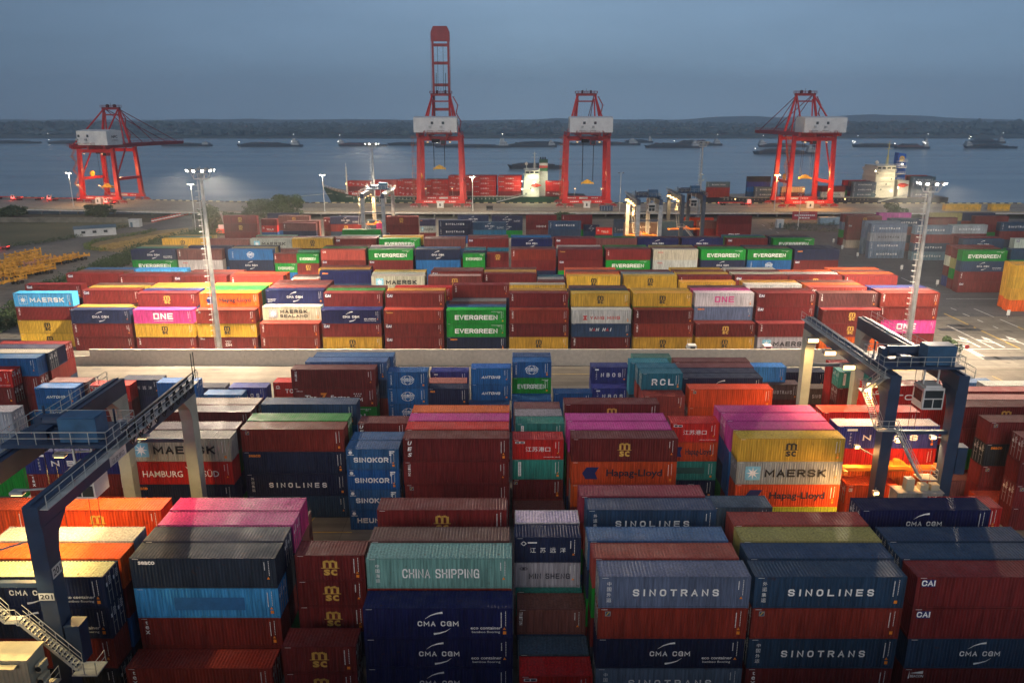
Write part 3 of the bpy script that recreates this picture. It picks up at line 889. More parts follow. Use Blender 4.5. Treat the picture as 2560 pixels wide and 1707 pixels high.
 'H': (0, 'block beside the asphalt road', '''
2122 y541 4 40 m.MSCg m.CAI m. wd.
2108 y536 4 40 m. k. g. m.
2180 y561 4 40 k.SNT G.SNK k.SNT k.SNT
2164 y553 4 40 k. k. k. k.
2226 y547 4 40 n2.SNT
2198 y533 4 40 P2.
2290 y565 4 40 k.SNT m. n2.SNT k.SNT
2379 y563 4 40 G.SNT m. m.
2310 y545 4 40 m.
2439 y541 4 40 m. m.
2335 y533 4 40 y2.
2398 y533 4 40 n.
2503 y557 4 40 n2.SNT m.
2409 y599 4 40 n2.CMA m.
2396 y593 4 40 m.
2538 y598 4 40 w.CAI
2408 y627 4 40 g.EVG n2.CMAE m.TRI m.CAI
2393 y621 4 40 m.CAI y2. g. m.
2378 y615 4 40 m. w. m. nb.
2530 y624 4 40 n2. g. m. m.
2540 y664 4 40 yw. y. y. o.
2527 y657 4 40 y. y. y. o.'''),
 'S': (418.3, 'deck of the green ship', '''
869 k0 3S 40 r.TCS m. r.JSG
935 k0 3 40 r. r. r.
992 k0 3 40 r.JSG r.TCS r.TCS
1065 k0 3 40 r.JSG r.JSG r.TCL
1119 k0 4S 40 r.JSG r.TCS r.JSG m.
1182 k0 4S 40 r.JSG r.JSG r.JSG r.JSG
1245 k0 4S 40 r.JSG r.JSG r.JSG m.
1364 k0 3S 40 r.JSG r. m.TCL
875 k1 3S 40 m.
1000 k2 3 40 r. r.
1068 k2 3 40 m. r.
1124 k2 4S 40 r. r.
1186 k2 4S 40 r. r.
1248 k2 4S 40 r. r.'''),
 'T': (416.3, 'deck of the blue-funnel ship', '''
1768 k0 3S 40 kb.SIN b. b.
1870 k1 4S 40 d. nb.
1888 k0 2S 40 kb.SIN kb.SIN
1955 k0 2S 40 cm. m.
2056 k0 2 40 m. w.SNK
2048 k1 2 40 m.
2134 k0 3S 40 kb.SNT kb.SIN kb.SIN
2126 k2 3S 40 mb.
2110 k4 3S 40 r.
2282 k0 4S 40 kb.SNT kb.SIN kb. kb.SIN
2272 k2 4S 40 mb.
2262 k4 4S 40 or.'''),
}
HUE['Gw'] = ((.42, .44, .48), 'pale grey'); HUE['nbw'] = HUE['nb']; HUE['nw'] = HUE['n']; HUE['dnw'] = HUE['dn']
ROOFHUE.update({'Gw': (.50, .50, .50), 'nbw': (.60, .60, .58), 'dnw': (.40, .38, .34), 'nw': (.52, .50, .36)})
# the boxes that show largest stand alone; the many small, far or mostly hidden ones are one mass of stacks
ALONE = set()
for w in '''1-8 10-16 18-61 63 65-67 69-86 88-100 102-111 113-120 122 126-128 130-134 136-137 139 142 144 146-147 150 152-153 155 157 161-162 164-166 169-173 175 177 179-180 184-185 188 190 192 194 196 198 202 204 207-212 214-215 217 219 224-227 230 233-241 243 246-249 253-256 261-264 268-271 274-277 279-282 286 288-291 293-297 300-303 305-308 311-315 317 319-320 322-323 326-328 332 335 337-338 341 346 349 352 355 361 365 368 372 376 379 383-384 387-388 390-391 397 400 404-405 408-409 418-419 421-422 425-426 429-430 433-434 437-438 441-442 445 448 450 453 455 458 460 462 464 466 468 470 472 474 477 480-481 487 499-500 504-505 510 514 528-529 541-544 551-553 555 559 565 569-572'''.split():
    a, _, b = w.partition('-'); ALONE.update(range(int(a), int(b or a) + 1))
ORD = 'zeroth first second third fourth fifth sixth seventh eighth ninth tenth eleventh twelfth thirteenth fourteenth fifteenth sixteenth seventeenth eighteenth nineteenth twentieth'.split()
TIER = ['topmost', 'second down', 'third down', 'lowest shown']
PM = {T: part_meshes(T) for T in DIM}
ROWS = {}
CONT = []
BASE = {'S': 5.2, 'T': 4.8}
def parse():
    for bk, (y0, phrase, txt) in BLOCKS.items():
        for line in txt.strip().splitlines():
            a, b, c, T, *items = line.split()
            S = c.endswith('S'); n = int(c[0]); L, H = DIM[T]; hh = 2.591 if S else 2.896; zb = BASE.get(bk, 0); zt = zb + n * hh
            Y = y0 + 2.75 * int(b[1:]) if b[0] == 'k' else inv(1280, float(b[1:]), zt)[1]
            if a[0] == 'c':
                w = a[1:].replace('-', ' -').replace('+', ' +').split(); X = -90.6 + 12.86 * (int(w[0]) - 2) + (float(w[1]) if len(w) > 1 else 0)
            else: X = xat(float(a), Y, zt)
            st = {'b': bk, 'X': X + L / 2, 'Y': Y + CW / 2, 'T': T, 'items': items, 'n': n, 'hh': hh, 'y0': Y, 'zb': zb}
            CONT.append(st)
    # keep stacks in the same columns from running into each other
    for it in range(6):
        for i, p in enumerate(CONT):
            for q in CONT[i + 1:]:
                if p['b'] != q['b']: continue
                lx = (DIM[p['T']][0] + DIM[q['T']][0]) / 2; dx, dy = q['X'] - p['X'], q['Y'] - p['Y']
                if abs(dx) < lx - .02 and abs(dy) < CW + .12:
                    za = (p['n'] - len(p['items'])) * p['hh'], p['n'] * p['hh']; zb = (q['n'] - len(q['items'])) * q['hh'], q['n'] * q['hh']
                    if za[0] >= zb[1] - .01 or zb[0] >= za[1] - .01: continue
                    ox, oy = lx - abs(dx) + .15, CW + .2 - abs(dy)
                    if ox < oy * 1.2 and ox < 3:
                        s = math.copysign(ox / 2, dx or 1); p['X'] -= s; q['X'] += s
                    else:
                        s = math.copysign(oy / 2, dy or 1); p['Y'] -= s; q['Y'] += s
parse()
for bk in BLOCKS:
    sts = [s for s in CONT if s['b'] == bk]; sts.sort(key=lambda s: s['Y']); rows = []
    for s in sts:
        if rows and s['Y'] - rows[-1][0]['Y'] < 1.6: rows[-1].append(s)
        else: rows.append([s])
    for i, r_ in enumerate(rows):
        r_.sort(key=lambda s: s['X'])
        for j, s in enumerate(r_): s['row'] = i + 1; s['col'] = j + 1; s['ncol'] = len(r_)
ROWPH = {'A': '%s row of nearest block', 'B': '%s row of second nearest block', 'R': '%s row back between wall and second block', 'C': '%s row behind concrete wall', 'D': '%s row, second block behind wall', 'E': '%s row, third block behind wall',
         'F': '%s row, fourth block behind wall', 'G': '%s row, block before the quay', 'H': '%s row beside asphalt road', 'S': '%s row on green ship', 'T': '%s row on blue-funnel ship'}
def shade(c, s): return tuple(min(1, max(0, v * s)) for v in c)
NEAR = {'A': 2, 'B': 2, 'R': 2, 'C': 1, 'D': 0, 'E': 0, 'F': 0, 'G': 0, 'H': 0, 'S': 0, 'T': 0}
GROUPS = {k: 'containers in the ' + v[1] for k, v in BLOCKS.items()}
FARMB = MB(); FARC = []
def far_add(x, y, z0, T, hue, livery):
    """one more box of the distant stacks nobody would pick out singly"""
    for me, col in zip(box_far(T), (hue, tuple(v * .8 + .04 for v in hue))):
        b = len(FARMB.v); FARMB.v += [(v.co.x + x, v.co.y + y, v.co.z + z0) for v in me.vertices]
        for p in me.polygons: FARMB.f.append(tuple(b + i for i in p.vertices)); FARMB.m.append(0); FARC.append(col)
    if livery:
        me = logo_mesh(livery, T); inks = LOGO[livery][0]; b = len(FARMB.v)
        FARMB.v += [(v.co.x + x, v.co.y + y, v.co.z + z0) for v in me.vertices]
        for p in me.polygons: FARMB.f.append(tuple(b + i for i in p.vertices)); FARMB.m.append(0); FARC.append(INK[inks[p.material_index]])
def box_far(T):
    k = 'far' + T
    if k not in PM:
        L, H = DIM[T]; hw = CW / 2; s = MB(); corr(s, L - .3, .16, H - .11, 42 if T == '40' else 20, -hw + .02, -hw + .06)
        for x in (-L / 2, L / 2 - .15): s.bx(x, x + .15, -hw, hw, .0, H)
        s.bx(-L / 2 + .15, L / 2 - .15, -hw, hw, 0, .15); s.bx(-L / 2 + .15, L / 2 - .15, -hw, hw, H - .11, H - .03); s.bx(-L / 2 + .15, L / 2 - .15, hw - .06, hw, .15, H - .11)
        PM[k] = s.mesh('body', [M_PAINT])
        r2 = MB(); corr(r2, L - .3, -hw + .1, hw - .1, 42 if T == '40' else 21, 0, .03); r2.v = [(x, z, H - .0 - y) for x, y, z in r2.v]; PM[k + 'r'] = r2.mesh('roof', [M_ROOF])
    return PM[k], PM[k + 'r']
def container(x, y, z0, T, code, label, group, lod, rz=0):
    ck, lv = code.split('.'); hue, word = HUE[ck]; k = rnd.uniform(.82, 1.16); hue = tuple(v * k * rnd.uniform(.94, 1.06) for v in hue)
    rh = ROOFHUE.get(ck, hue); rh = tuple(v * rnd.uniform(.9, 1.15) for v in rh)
    t = thing('shipping_container', label, 'container', (x, y, z0), rz, group); P = PM[T]
    if lod == 0:
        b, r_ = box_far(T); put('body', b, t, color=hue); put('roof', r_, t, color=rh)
    else:
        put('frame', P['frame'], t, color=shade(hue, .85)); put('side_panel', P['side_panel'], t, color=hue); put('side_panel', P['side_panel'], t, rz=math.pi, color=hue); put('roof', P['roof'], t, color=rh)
        s = rnd.random() < .5   # which end carries the doors
        put('end_panel', P['end_panel'], t, rz=math.pi if s else 0, color=hue)
        if lod == 1: put('end_panel', P['end_panel'], t, rz=0 if s else math.pi, color=hue)
        else:
            for d in ('door', 'door2'):
                o = put('door', P[d], t, rz=0 if s else math.pi, color=hue); put('lock_rod', P[d + '_rod'], o)
        put('markings', P['marks%d' % rnd.randrange(3)], t)
    if lv: put('lettering', logo_mesh(lv, T), t)
    return t
STACKED = []
idx = 0
for st in CONT:
    L, H = DIM[st['T']]
    for j, code in enumerate(st['items']):
        idx += 1
        z0 = st['zb'] + (st['n'] - 1 - j) * st['hh'] + .04
        ck, lv = code.split('.')
        hue, word = HUE[ck]
        jx, jy = (0, 0) if j == len(st['items']) - 1 and j else (rnd.uniform(-.05, .05), rnd.uniform(-.02, .02))
        if idx not in ALONE:
            far_add(st['X'] + jx, st['Y'], z0, st['T'], tuple(v * rnd.uniform(.9, 1.1) for v in hue), lv); continue
        n = len(st['items'])
        tier = '' if n == 1 else ('top' if j == 0 else 'bottom' if j == n - 1 else ('middle' if n == 3 else ORD[j + 1] + '-highest'))
        size = 'short ' if st['T'] == '20' else ''
        lw = LOGO[lv][1] + ', ' if lv else ''
        kind_ = size + word + ' container, '; tt = (tier + ' of ' if tier else '') + ORD[st['col']] + ' stack'
        rw = ROWPH[st['b']] % ORD[st['row']]
        for lab in (kind_ + lw + tt + ' from left, ' + rw, kind_ + lw + tt + ', ' + rw, kind_ + tt + ' from left, ' + rw, kind_ + tt + ', ' + rw):
            if len(lab.replace(',', '').split()) <= 16: break
        t = container(st['X'] + jx, st['Y'] + jy, z0, st['T'], code, lab, GROUPS[st['b']], NEAR[st['b']])
        STACKED.append(t)
NIDX = idx
# the boxes below and behind that carry those stacks, which the photo hides: one mass
BOXES = [(s['X'], s['Y'], s['zb'] + k * s['hh'], s['hh'], DIM[s['T']][0]) for s in CONT for k in range(s['n'] - len(s['items']), s['n'])]
DULL = [HUE[k][0] for k in ('m', 'n', 'b', 'mb', 'n2', 'B', 'dn', 'g')]
for st in CONT:
    L = DIM[st['T']][0]
    for k in range(st['n'] - len(st['items'])):
        z = st['zb'] + k * st['hh']
        if any(abs(b[0] - st['X']) < (b[4] + L) / 2 + .02 and abs(b[1] - st['Y']) < CW + .03 and b[2] < z + st['hh'] - .05 and z < b[2] + b[3] - .05 for b in BOXES): continue
        BOXES.append((st['X'], st['Y'], z, st['hh'], L)); far_add(st['X'], st['Y'], z + .04, st['T'], rnd.choice(DULL), None)
# unseen stacks added below the picture to shade the nearest block's lower tiers
for i in range(8):
    for k in range(5):
        for z in range(5 if (i + k) % 3 else 4): far_add(-51 + 13 * i, 22.5 + 2.75 * k, z * 2.896 + .04, '40', rnd.choice(DULL), None)
def far_finish():
    if not FARMB.f: return
    me = FARMB.mesh('container_stacks', [M_FAR]); ca = me.color_attributes.new('tint', 'FLOAT_COLOR', 'CORNER')
    k = 0
    for p in me.polygons:
        for _ in range(p.loop_total): ca.data[k].color = (*FARC[p.index], 1); k += 1
    tag(put('container_stacks', me), 'distant mixed stacks of small coloured containers by the quay', 'container stacks', None, 'stuff')
# ------------------------------------------------------------------ ground, roads, quay, river, far bank
def soil(name, c0, c1, s1=.05, s2=.8, rough=.85, lo=.82, hi=1.12, cracks=False, tracks=False):
    m, t, b = newmat(name); nd, lk = t.nodes, t.links
    g = nd.new('ShaderNodeNewGeometry')
    def nz(s, d=6):
        n = nd.new('ShaderNodeTexNoise'); n.inputs['Scale'].default_value = s; n.inputs['Detail'].default_value = d; lk.new(g.outputs['Position'], n.inputs[0]); return n.outputs[0]
    r = nd.new('ShaderNodeValToRGB'); lk.new(nz(s1), r.inputs[0])
    r.color_ramp.elements[0].position = .32; r.color_ramp.elements[0].color = (*c0, 1); r.color_ramp.elements[1].position = .68; r.color_ramp.elements[1].color = (*c1, 1)
    r2 = nd.new('ShaderNodeMapRange'); r2.inputs[1].default_value = .3; r2.inputs[2].default_value = .7; r2.inputs[3].default_value = lo; r2.inputs[4].default_value = hi; lk.new(nz(s2), r2.inputs[0])
    x = nd.new('ShaderNodeMixRGB'); x.blend_type = 'MULTIPLY'; x.inputs[0].default_value = 1; lk.new(r.outputs[0], x.inputs[1]); lk.new(r2.outputs[0], x.inputs[2]); out = x.outputs[0]
    if tracks:  # tyre marks along the lane and oil stains
        mp = nd.new('ShaderNodeMapping'); mp.inputs['Scale'].default_value = (.03, .8, 1); lk.new(g.outputs['Position'], mp.inputs[0]); n = nd.new('ShaderNodeTexNoise'); n.inputs['Scale'].default_value = 1; n.inputs['Detail'].default_value = 5; lk.new(mp.outputs[0], n.inputs[0])
        a = nd.new('ShaderNodeMapRange'); a.inputs[1].default_value = .42; a.inputs[2].default_value = .62; a.inputs[3].default_value = 1.05; a.inputs[4].default_value = .78; lk.new(n.outputs[0], a.inputs[0])
        y = nd.new('ShaderNodeMixRGB'); y.blend_type = 'MULTIPLY'; y.inputs[0].default_value = 1; lk.new(out, y.inputs[1]); lk.new(a.outputs[0], y.inputs[2]); out = y.outputs[0]
        a = nd.new('ShaderNodeMapRange'); a.inputs[1].default_value = .64; a.inputs[2].default_value = .70; a.inputs[3].default_value = 1; a.inputs[4].default_value = .6; lk.new(nz(.35, 3), a.inputs[0])
        y = nd.new('ShaderNodeMixRGB'); y.blend_type = 'MULTIPLY'; y.inputs[0].default_value = 1; lk.new(out, y.inputs[1]); lk.new(a.outputs[0], y.inputs[2]); out = y.outputs[0]
    if cracks:  # slab joints
        br = nd.new('ShaderNodeTexBrick'); br.offset = 0; br.inputs['Scale'].default_value = 1; br.inputs['Brick Width'].default_value = 5; br.inputs['Row Height'].default_value = 5; br.inputs['Mortar Size'].default_value = .035; br.inputs['Mortar Smooth'].default_value = .3
        br.inputs['Color1'].default_value = (1, 1, 1, 1); br.inputs['Color2'].default_value = (.90, .90, .90, 1); br.inputs['Mortar'].default_value = (.5, .48, .45, 1); lk.new(g.outputs['Position'], br.inputs[0])
        y = nd.new('ShaderNodeMixRGB'); y.blend_type = 'MULTIPLY'; y.inputs[0].default_value = 1; lk.new(out, y.inputs[1]); lk.new(br.outputs[0], y.inputs[2]); out = y.outputs[0]
    lk.new(out, b.inputs['Base Color']); b.inputs['Roughness'].default_value = rough
    return m
def sheet(name, pts, z, mat, kind='structure', label=None, cat=None):
    g = MB(); g.add([(x, y, z) for x, y in pts], [tuple(range(len(pts)))])
    return tag(g.build(name, mat), label, cat, None, kind)
def gp(*pp): return [inv(x, y, 0) for x, y in pp]
sheet('yard_ground', [(-900, -80), (900, -80), (900, 366), (-900, 366)], 0, soil('yard_concrete', (.16, .145, .122), (.22, .20, .165), .04, .5, cracks=True, tracks=True))
M_ASPH = soil('asphalt', (.085, .085, .09), (.125, .125, .13), .06, 1.2, tracks=True)
sheet('asphalt_road', [(98, 183), (900, 183), (900, 362), (128, 362), (108, 300), (96, 250)], .006, M_ASPH)
M_CLEAN = soil('pale_concrete', (.20, .175, .142), (.26, .23, .185), .07, .6, tracks=True)
sheet('wall_road', [(-118, 133), (150, 133), (150, 143.5), (-118, 143.5)], .008, soil('lane_concrete', (.115, .10, .08), (.155, .135, .108), .07, .6, tracks=True))
# painted lines
mk = MB()
def line(p, q, w=.18):
    (x0, y0), (x1, y1) = inv(*p, 0), inv(*q, 0); d = math.hypot(x1 - x0, y1 - y0); ax, ay = -(y1 - y0) / d * w / 2, (x1 - x0) / d * w / 2
    mk.add([(x0 + ax, y0 + ay, .014), (x0 - ax, y0 - ay, .014), (x1 - ax, y1 - ay, .014), (x1 + ax, y1 + ay, .014)], [(0, 1, 2, 3)])
def Z(x, y): return (2200 + x / 4.355, 600 + y / 4.355)
for p, q in (((735, 930), (1240, 1180)), ((800, 1100), (975, 1188)), ((860, 1188), (1530, 1186)), ((900, 800), (975, 830)), ((1060, 868), (1120, 892)), ((1230, 938), (1285, 962)), ((770, 740), (830, 762)), ((1020, 745), (1240, 838)), ((1305, 862), (1500, 945)), ((720, 640), (1400, 640)), ((230, 410), (330, 455)), ((510, 510), (640, 560))): line(Z(*p), Z(*q), .3)
for i in range(9): line(Z(930 + 22 * i, 1195 + 12 * i), Z(1010 + 22 * i, 1195 + 12 * i), .35)
for i in range(7): line((1905 + i * 18, 562 + i * 9), (1912 + i * 18, 565.5 + i * 9), .3)
def arrow(x, y):
    X, Y = inv(*Z(x, y), 0)
    def P(*a): mk.add([(X + u, Y + v, .014) for u, v in a], [tuple(range(len(a)))])
    P((-.25, -4.5), (.25, -4.5), (.25, 1.2), (-.25, 1.2)); P((-.9, 1.2), (.9, 1.2), (0, 4.2)); P((-.25, -1.5), (-.25, -.6), (-1.8, 1.4), (-1.8, .3)); P((-2.3, .2), (-1.3, .9), (-2.5, 2.2))
for a in ((960, 1100), (1220, 1105), (1490, 1100)): arrow(*a)
mk.cur = 1
for p, q in (((700, 800), (1520, 1180)), ((1500, 945), (1568, 975))): line(Z(*p), Z(*q), .4)
for p, q in (((640, 905), (1270, 905)), ((1270, 935), (1550, 935)), ((2060, 925), (2300, 925)), ((450, 1330), (880, 1330)), ((760, 1325), (830, 1240)), ((2480, 940), (2560, 975))): line(p, q, .16)
tag(mk.build('road_markings', [flat('road_white', (.55, .55, .52), .7, 0, .3, 1), flat('road_yellow', (.5, .33, .05), .7, 0, .3, 1)]), kind='structure')
gm = MB()
for a in ((820, 935), (935, 935), (720, 975), (905, 973), (1020, 973), (1210, 1287), (1350, 1287), (1530, 1285)):
    X, Y = inv(*Z(*a), 0); gm.bx(X - 1.6, X + 1.6, Y - 1.1, Y + 1.1, .002, .03)
for px, py in ((1150, 907), (1430, 905), (540, 924), (242, 922)):
    X, Y = inv(px, py, 0); gm.bx(X - .8, X + .8, Y - .3, Y + .3, .003, .02)
tag(gm.build('ground_plates', flat('dark_steel_plate', (.045, .045, .05), .7, 0, .3, 2)), kind='structure')

# concrete wall of cast panels
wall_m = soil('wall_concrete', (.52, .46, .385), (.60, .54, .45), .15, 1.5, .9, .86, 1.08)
wy = 144.8; x0, x1 = xat(223, wy, 3.2), xat(2158, wy, 3.2)
wt = thing('concrete_wall', 'long grey concrete wall of cast panels behind the road', 'wall', ((x0 + x1) / 2, wy, 0))
n = 15; pw = (x1 - x0) / n
for i in range(n):
    a = x0 + i * pw - (x0 + x1) / 2
    q = MB(); q.bx(a + .02, a + pw - .02, -.15, .15, 0, 3.2); q.bx(a + .02, a + pw - .02, -.19, .19, 3.2, 3.32); q.build('wall_panel', wall_m, wt)
q = MB(); X = x0 - (x0 + x1) / 2; q.poly([(X - 5, 0), (X, 0), (X, 2.0), (X - 5, 1.7)], .3, 'y', -.15); q.build('wall_panel', wall_m, wt)

# quay on piles
QZ = 2.5
qn = [(-700, 457), (-243, 388), (-165, 376.5), (-110, 374), (300, 372), (900, 369)]; qf = [(-700, 505), (-285, 441), (-152, 417), (-105, 411), (266, 408), (900, 403)]
M_QUAY = soil('quay_concrete', (.30, .26, .20), (.40, .35, .27), .06, .7)
q = MB(); pts = qn + qf[::-1]; q.poly(pts, 1.2, 'z', QZ - 1.2); qo = tag(q.build('quay_deck', M_QUAY), kind='structure')
M_PILE = flat('pile_concrete', (.16, .16, .15), .9)
for a, b in zip(qn, qn[1:]):
    L_ = math.hypot(b[0] - a[0], b[1] - a[1]); k = int(L_ / 9)
    for i in range(k):
        x, y = a[0] + (b[0] - a[0]) * i / k, a[1] + (b[1] - a[1]) * i / k
        if -260 < x < 330: p_ = MB(); p_.tube((x, y + 1.5, -6), (x, y + 1.5, QZ - 1.2), .45, 8); p_.build('pile', M_PILE, qo)
sheet('river_bank', [(-900, 366), (900, 366), (900, 385), (-900, 385)], -.02, flat('bank_soil', (.03, .035, .022), .95, 0, .5, .3))
q = MB()
for a, b in zip(qf, qf[1:]):
    L_ = math.hypot(b[0] - a[0], b[1] - a[1]); k = int(L_ / 2.2); ux, uy = (b[0] - a[0]) / L_, (b[1] - a[1]) / L_
    for i in range(k):
        x, y = a[0] + ux * 2.2 * i, a[1] + uy * 2.2 * i
        if abs(x) > 420: continue
        q.cur = i % 2; q.bar((x, y - .3, QZ + .25), (x + ux * 2.18, y + uy * 2.18 - .3, QZ + .25), .4, .5)
tag(q.build('quay_kerb', [flat('kerb_black', (.03, .03, .03), .8), flat('kerb_pale', (.55, .48, .25), .8)]), kind='structure')
q = MB(); pts = [(x, y - .35, QZ - .75) for x, y in qn]; q.path(pts, .22, 6)
tag(q.build('white_pipe', flat('pipe_white', (.62, .62, .60), .5)), 'white service pipe along the landward edge of the quay', 'pipe')
rt = thing('quay_railing', 'low steel railing along the landward edge of the quay', 'railing')
q = MB(); q.rail([(x, y + .3, QZ) for x, y in qn[1:5]], 1.1, .05, 3.0); q.build('rail', flat('galv', (.32, .33, .33), .5, .4), rt)
rails = MB()
for dy in (17, 37): rails.bar((-150, 391 + (dy - 17), QZ + .02), (330, 388.5 + dy - 17, QZ + .02), .15, .06)
tag(rails.build('crane_rails', flat('rail_steel', (.10, .10, .10), .4, .7)), kind='structure')

# river
m, t, b = newmat('river_water'); nd, lk = t.nodes, t.links
g = nd.new('ShaderNodeNewGeometry'); mp = nd.new('ShaderNodeMapping'); mp.inputs['Scale'].default_value = (.35, 1, 1); lk.new(g.outputs['Position'], mp.inputs[0])
n1 = nd.new('ShaderNodeTexNoise'); n1.inputs['Scale'].default_value = .22; n1.inputs['Detail'].default_value = 7; lk.new(mp.outputs[0], n1.inputs[0])
bp = nd.new('ShaderNodeBump'); bp.inputs['Strength'].default_value = .35; bp.inputs['Distance'].default_value = 1.2; lk.new(n1.outputs[0], bp.inputs['Height']); lk.new(bp.outputs[0], b.inputs['Normal'])
mp2 = nd.new('ShaderNodeMapping'); mp2.inputs['Scale'].default_value = (.12, 1, 1); lk.new(g.outputs['Position'], mp2.inputs[0])
n2 = nd.new('ShaderNodeTexNoise'); n2.inputs['Scale'].default_value = .018; n2.inputs['Detail'].default_value = 6; lk.new(mp2.outputs[0], n2.inputs[0])
r = nd.new('ShaderNodeValToRGB'); lk.new(n2.outputs[0], r.inputs[0]); r.color_ramp.elements[0].position = .35; r.color_ramp.elements[0].color = (.21, .29, .33, 1); r.color_ramp.elements[1].position = .65; r.color_ramp.elements[1].color = (.30, .39, .43, 1)
lk.new(r.outputs[0], b.inputs['Base Color']); b.inputs['Roughness'].default_value = .22; b.inputs['IOR'].default_value = 1.33
M_WATER = m
sheet('river', [(-9000, 384), (9000, 384), (9000, 1760), (-9000, 1760)], -2, m)

# far bank, woods, hills
def relief(name, x0, x1, y, base, fn, depth_, step, mat, kind='structure'):
    q = MB(); n = int((x1 - x0) / step)
    for i in range(n + 1):
        x = x0 + (x1 - x0) * i / n; h = fn(x); q.v += [(x, y, base), (x, y + depth_ * .3, base + h), (x, y + depth_, base)]
    for i in range(n):
        for k in (0, 1): q.f.append((3 * i + k, 3 * i + 3 + k, 3 * i + 4 + k, 3 * i + 1 + k)); q.m.append(0)
    return tag(q.build(name, mat), kind=kind)
from mathutils import noise as mnoise
def nz1(x, s, k): return mnoise.noise(Vector((x * s, k, 0)))
M_BANK = flat('far_field', (.095, .11, .085), .95, 0, .35, .004)
sheet('far_bank', [(-9000, 1690), (-3000, 1672), (-900, 1690), (0, 1678), (900, 1685), (3000, 1675), (9000, 1690), (9000, 4900), (-9000, 4900)], -.8, M_BANK)
M_WOOD = flat('far_wood', (.075, .105, .110), .95, 0, .5, .02)  # foliage paled and blued: distance haze put into the colour
wd = MB(); rw = random.Random(3)
def blob(x, y, r, h):
    a0 = rw.random() * 6.3; k = 6
    b0 = len(wd.v); wd.v.append((x, y, h))
    for j, (rr, zz) in enumerate(((.62, .82), (1, .5), (.8, .08))):
        for i in range(k):
            a = a0 + 6.283 * i / k + j * .5; q_ = rr * r * rw.uniform(.75, 1.2); wd.v.append((x + q_ * math.cos(a), y + q_ * math.sin(a), h * zz * rw.uniform(.85, 1.1)))
    for i in range(k): wd.f.append((b0, b0 + 1 + i, b0 + 1 + (i + 1) % k)); wd.m.append(0)
    for j in range(2):
        for i in range(k):
            a, b_ = b0 + 1 + j * k + i, b0 + 1 + j * k + (i + 1) % k; wd.f.append((a, a + k, b_ + k, b_)); wd.m.append(0)
for i in range(3600):
    y = rw.choice((1860, 1960, 2080, 2250, 2500, 2900)) + rw.uniform(-40, 40); x = rw.uniform(-.78, .78) * y
    d = nz1(x, .004, y * .01) + .55 * nz1(x, .0015, 4)
    if d < -.18 and y < 2400: continue
    h = (11 + 9 * max(0, d) + rw.uniform(-4, 5)) * (1.0 if y < 2400 else 1.35)
    if rw.random() < .02: h *= 1.35
    blob(x, y, rw.uniform(8, 16), h)
for i in range(500):   # the taller wood to the left and right
    s = rw.random() < .5; y = rw.uniform(2000, 2160); x = (rw.uniform(-1560, -780) if s else rw.uniform(700, 1560)); f = min(1, (abs(x) - 640) / 260)
    blob(x, y, rw.uniform(12, 20), (19 + 10 * f) * rw.uniform(.85, 1.08))
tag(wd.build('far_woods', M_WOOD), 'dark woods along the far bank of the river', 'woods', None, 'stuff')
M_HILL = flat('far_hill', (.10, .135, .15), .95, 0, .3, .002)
relief('far_hills', -4800, 4800, 4300, -1, lambda x: 19 + 7 * nz1(x, .0016, 12) + 6 * nz1(x, .006, 17) + 26 * math.exp(-((x - 2000) / 420) ** 2) + 18 * math.exp(-((x - 1250) / 240) ** 2), 400, 40, M_HILL)
far_finish()

# haze over the river: one closed box round everything
hz = MB(); hz.bx(-9500, 9500, -120, 5000, -12, 240)
hm = bpy.data.materials.new('river_haze'); hm.use_nodes = True; t = hm.node_tree
for nn in list(t.nodes):
    if nn.type == 'BSDF_PRINCIPLED': t.nodes.remove(nn)
pv = t.nodes.new('ShaderNodeVolumePrincipled'); pv.inputs['Color'].default_value = (.88, .95, 1.0, 1); pv.inputs['Density'].default_value = HAZE; pv.inputs['Anisotropy'].default_value = 0.65
t.links.new(pv.outputs[0], t.nodes['Material Output'].inputs['Volume'])
ho = tag(hz.build('haze', hm), kind='stuff'); tag(ho, 'thin blue-grey dusk haze filling the air over yard and river', 'haze')
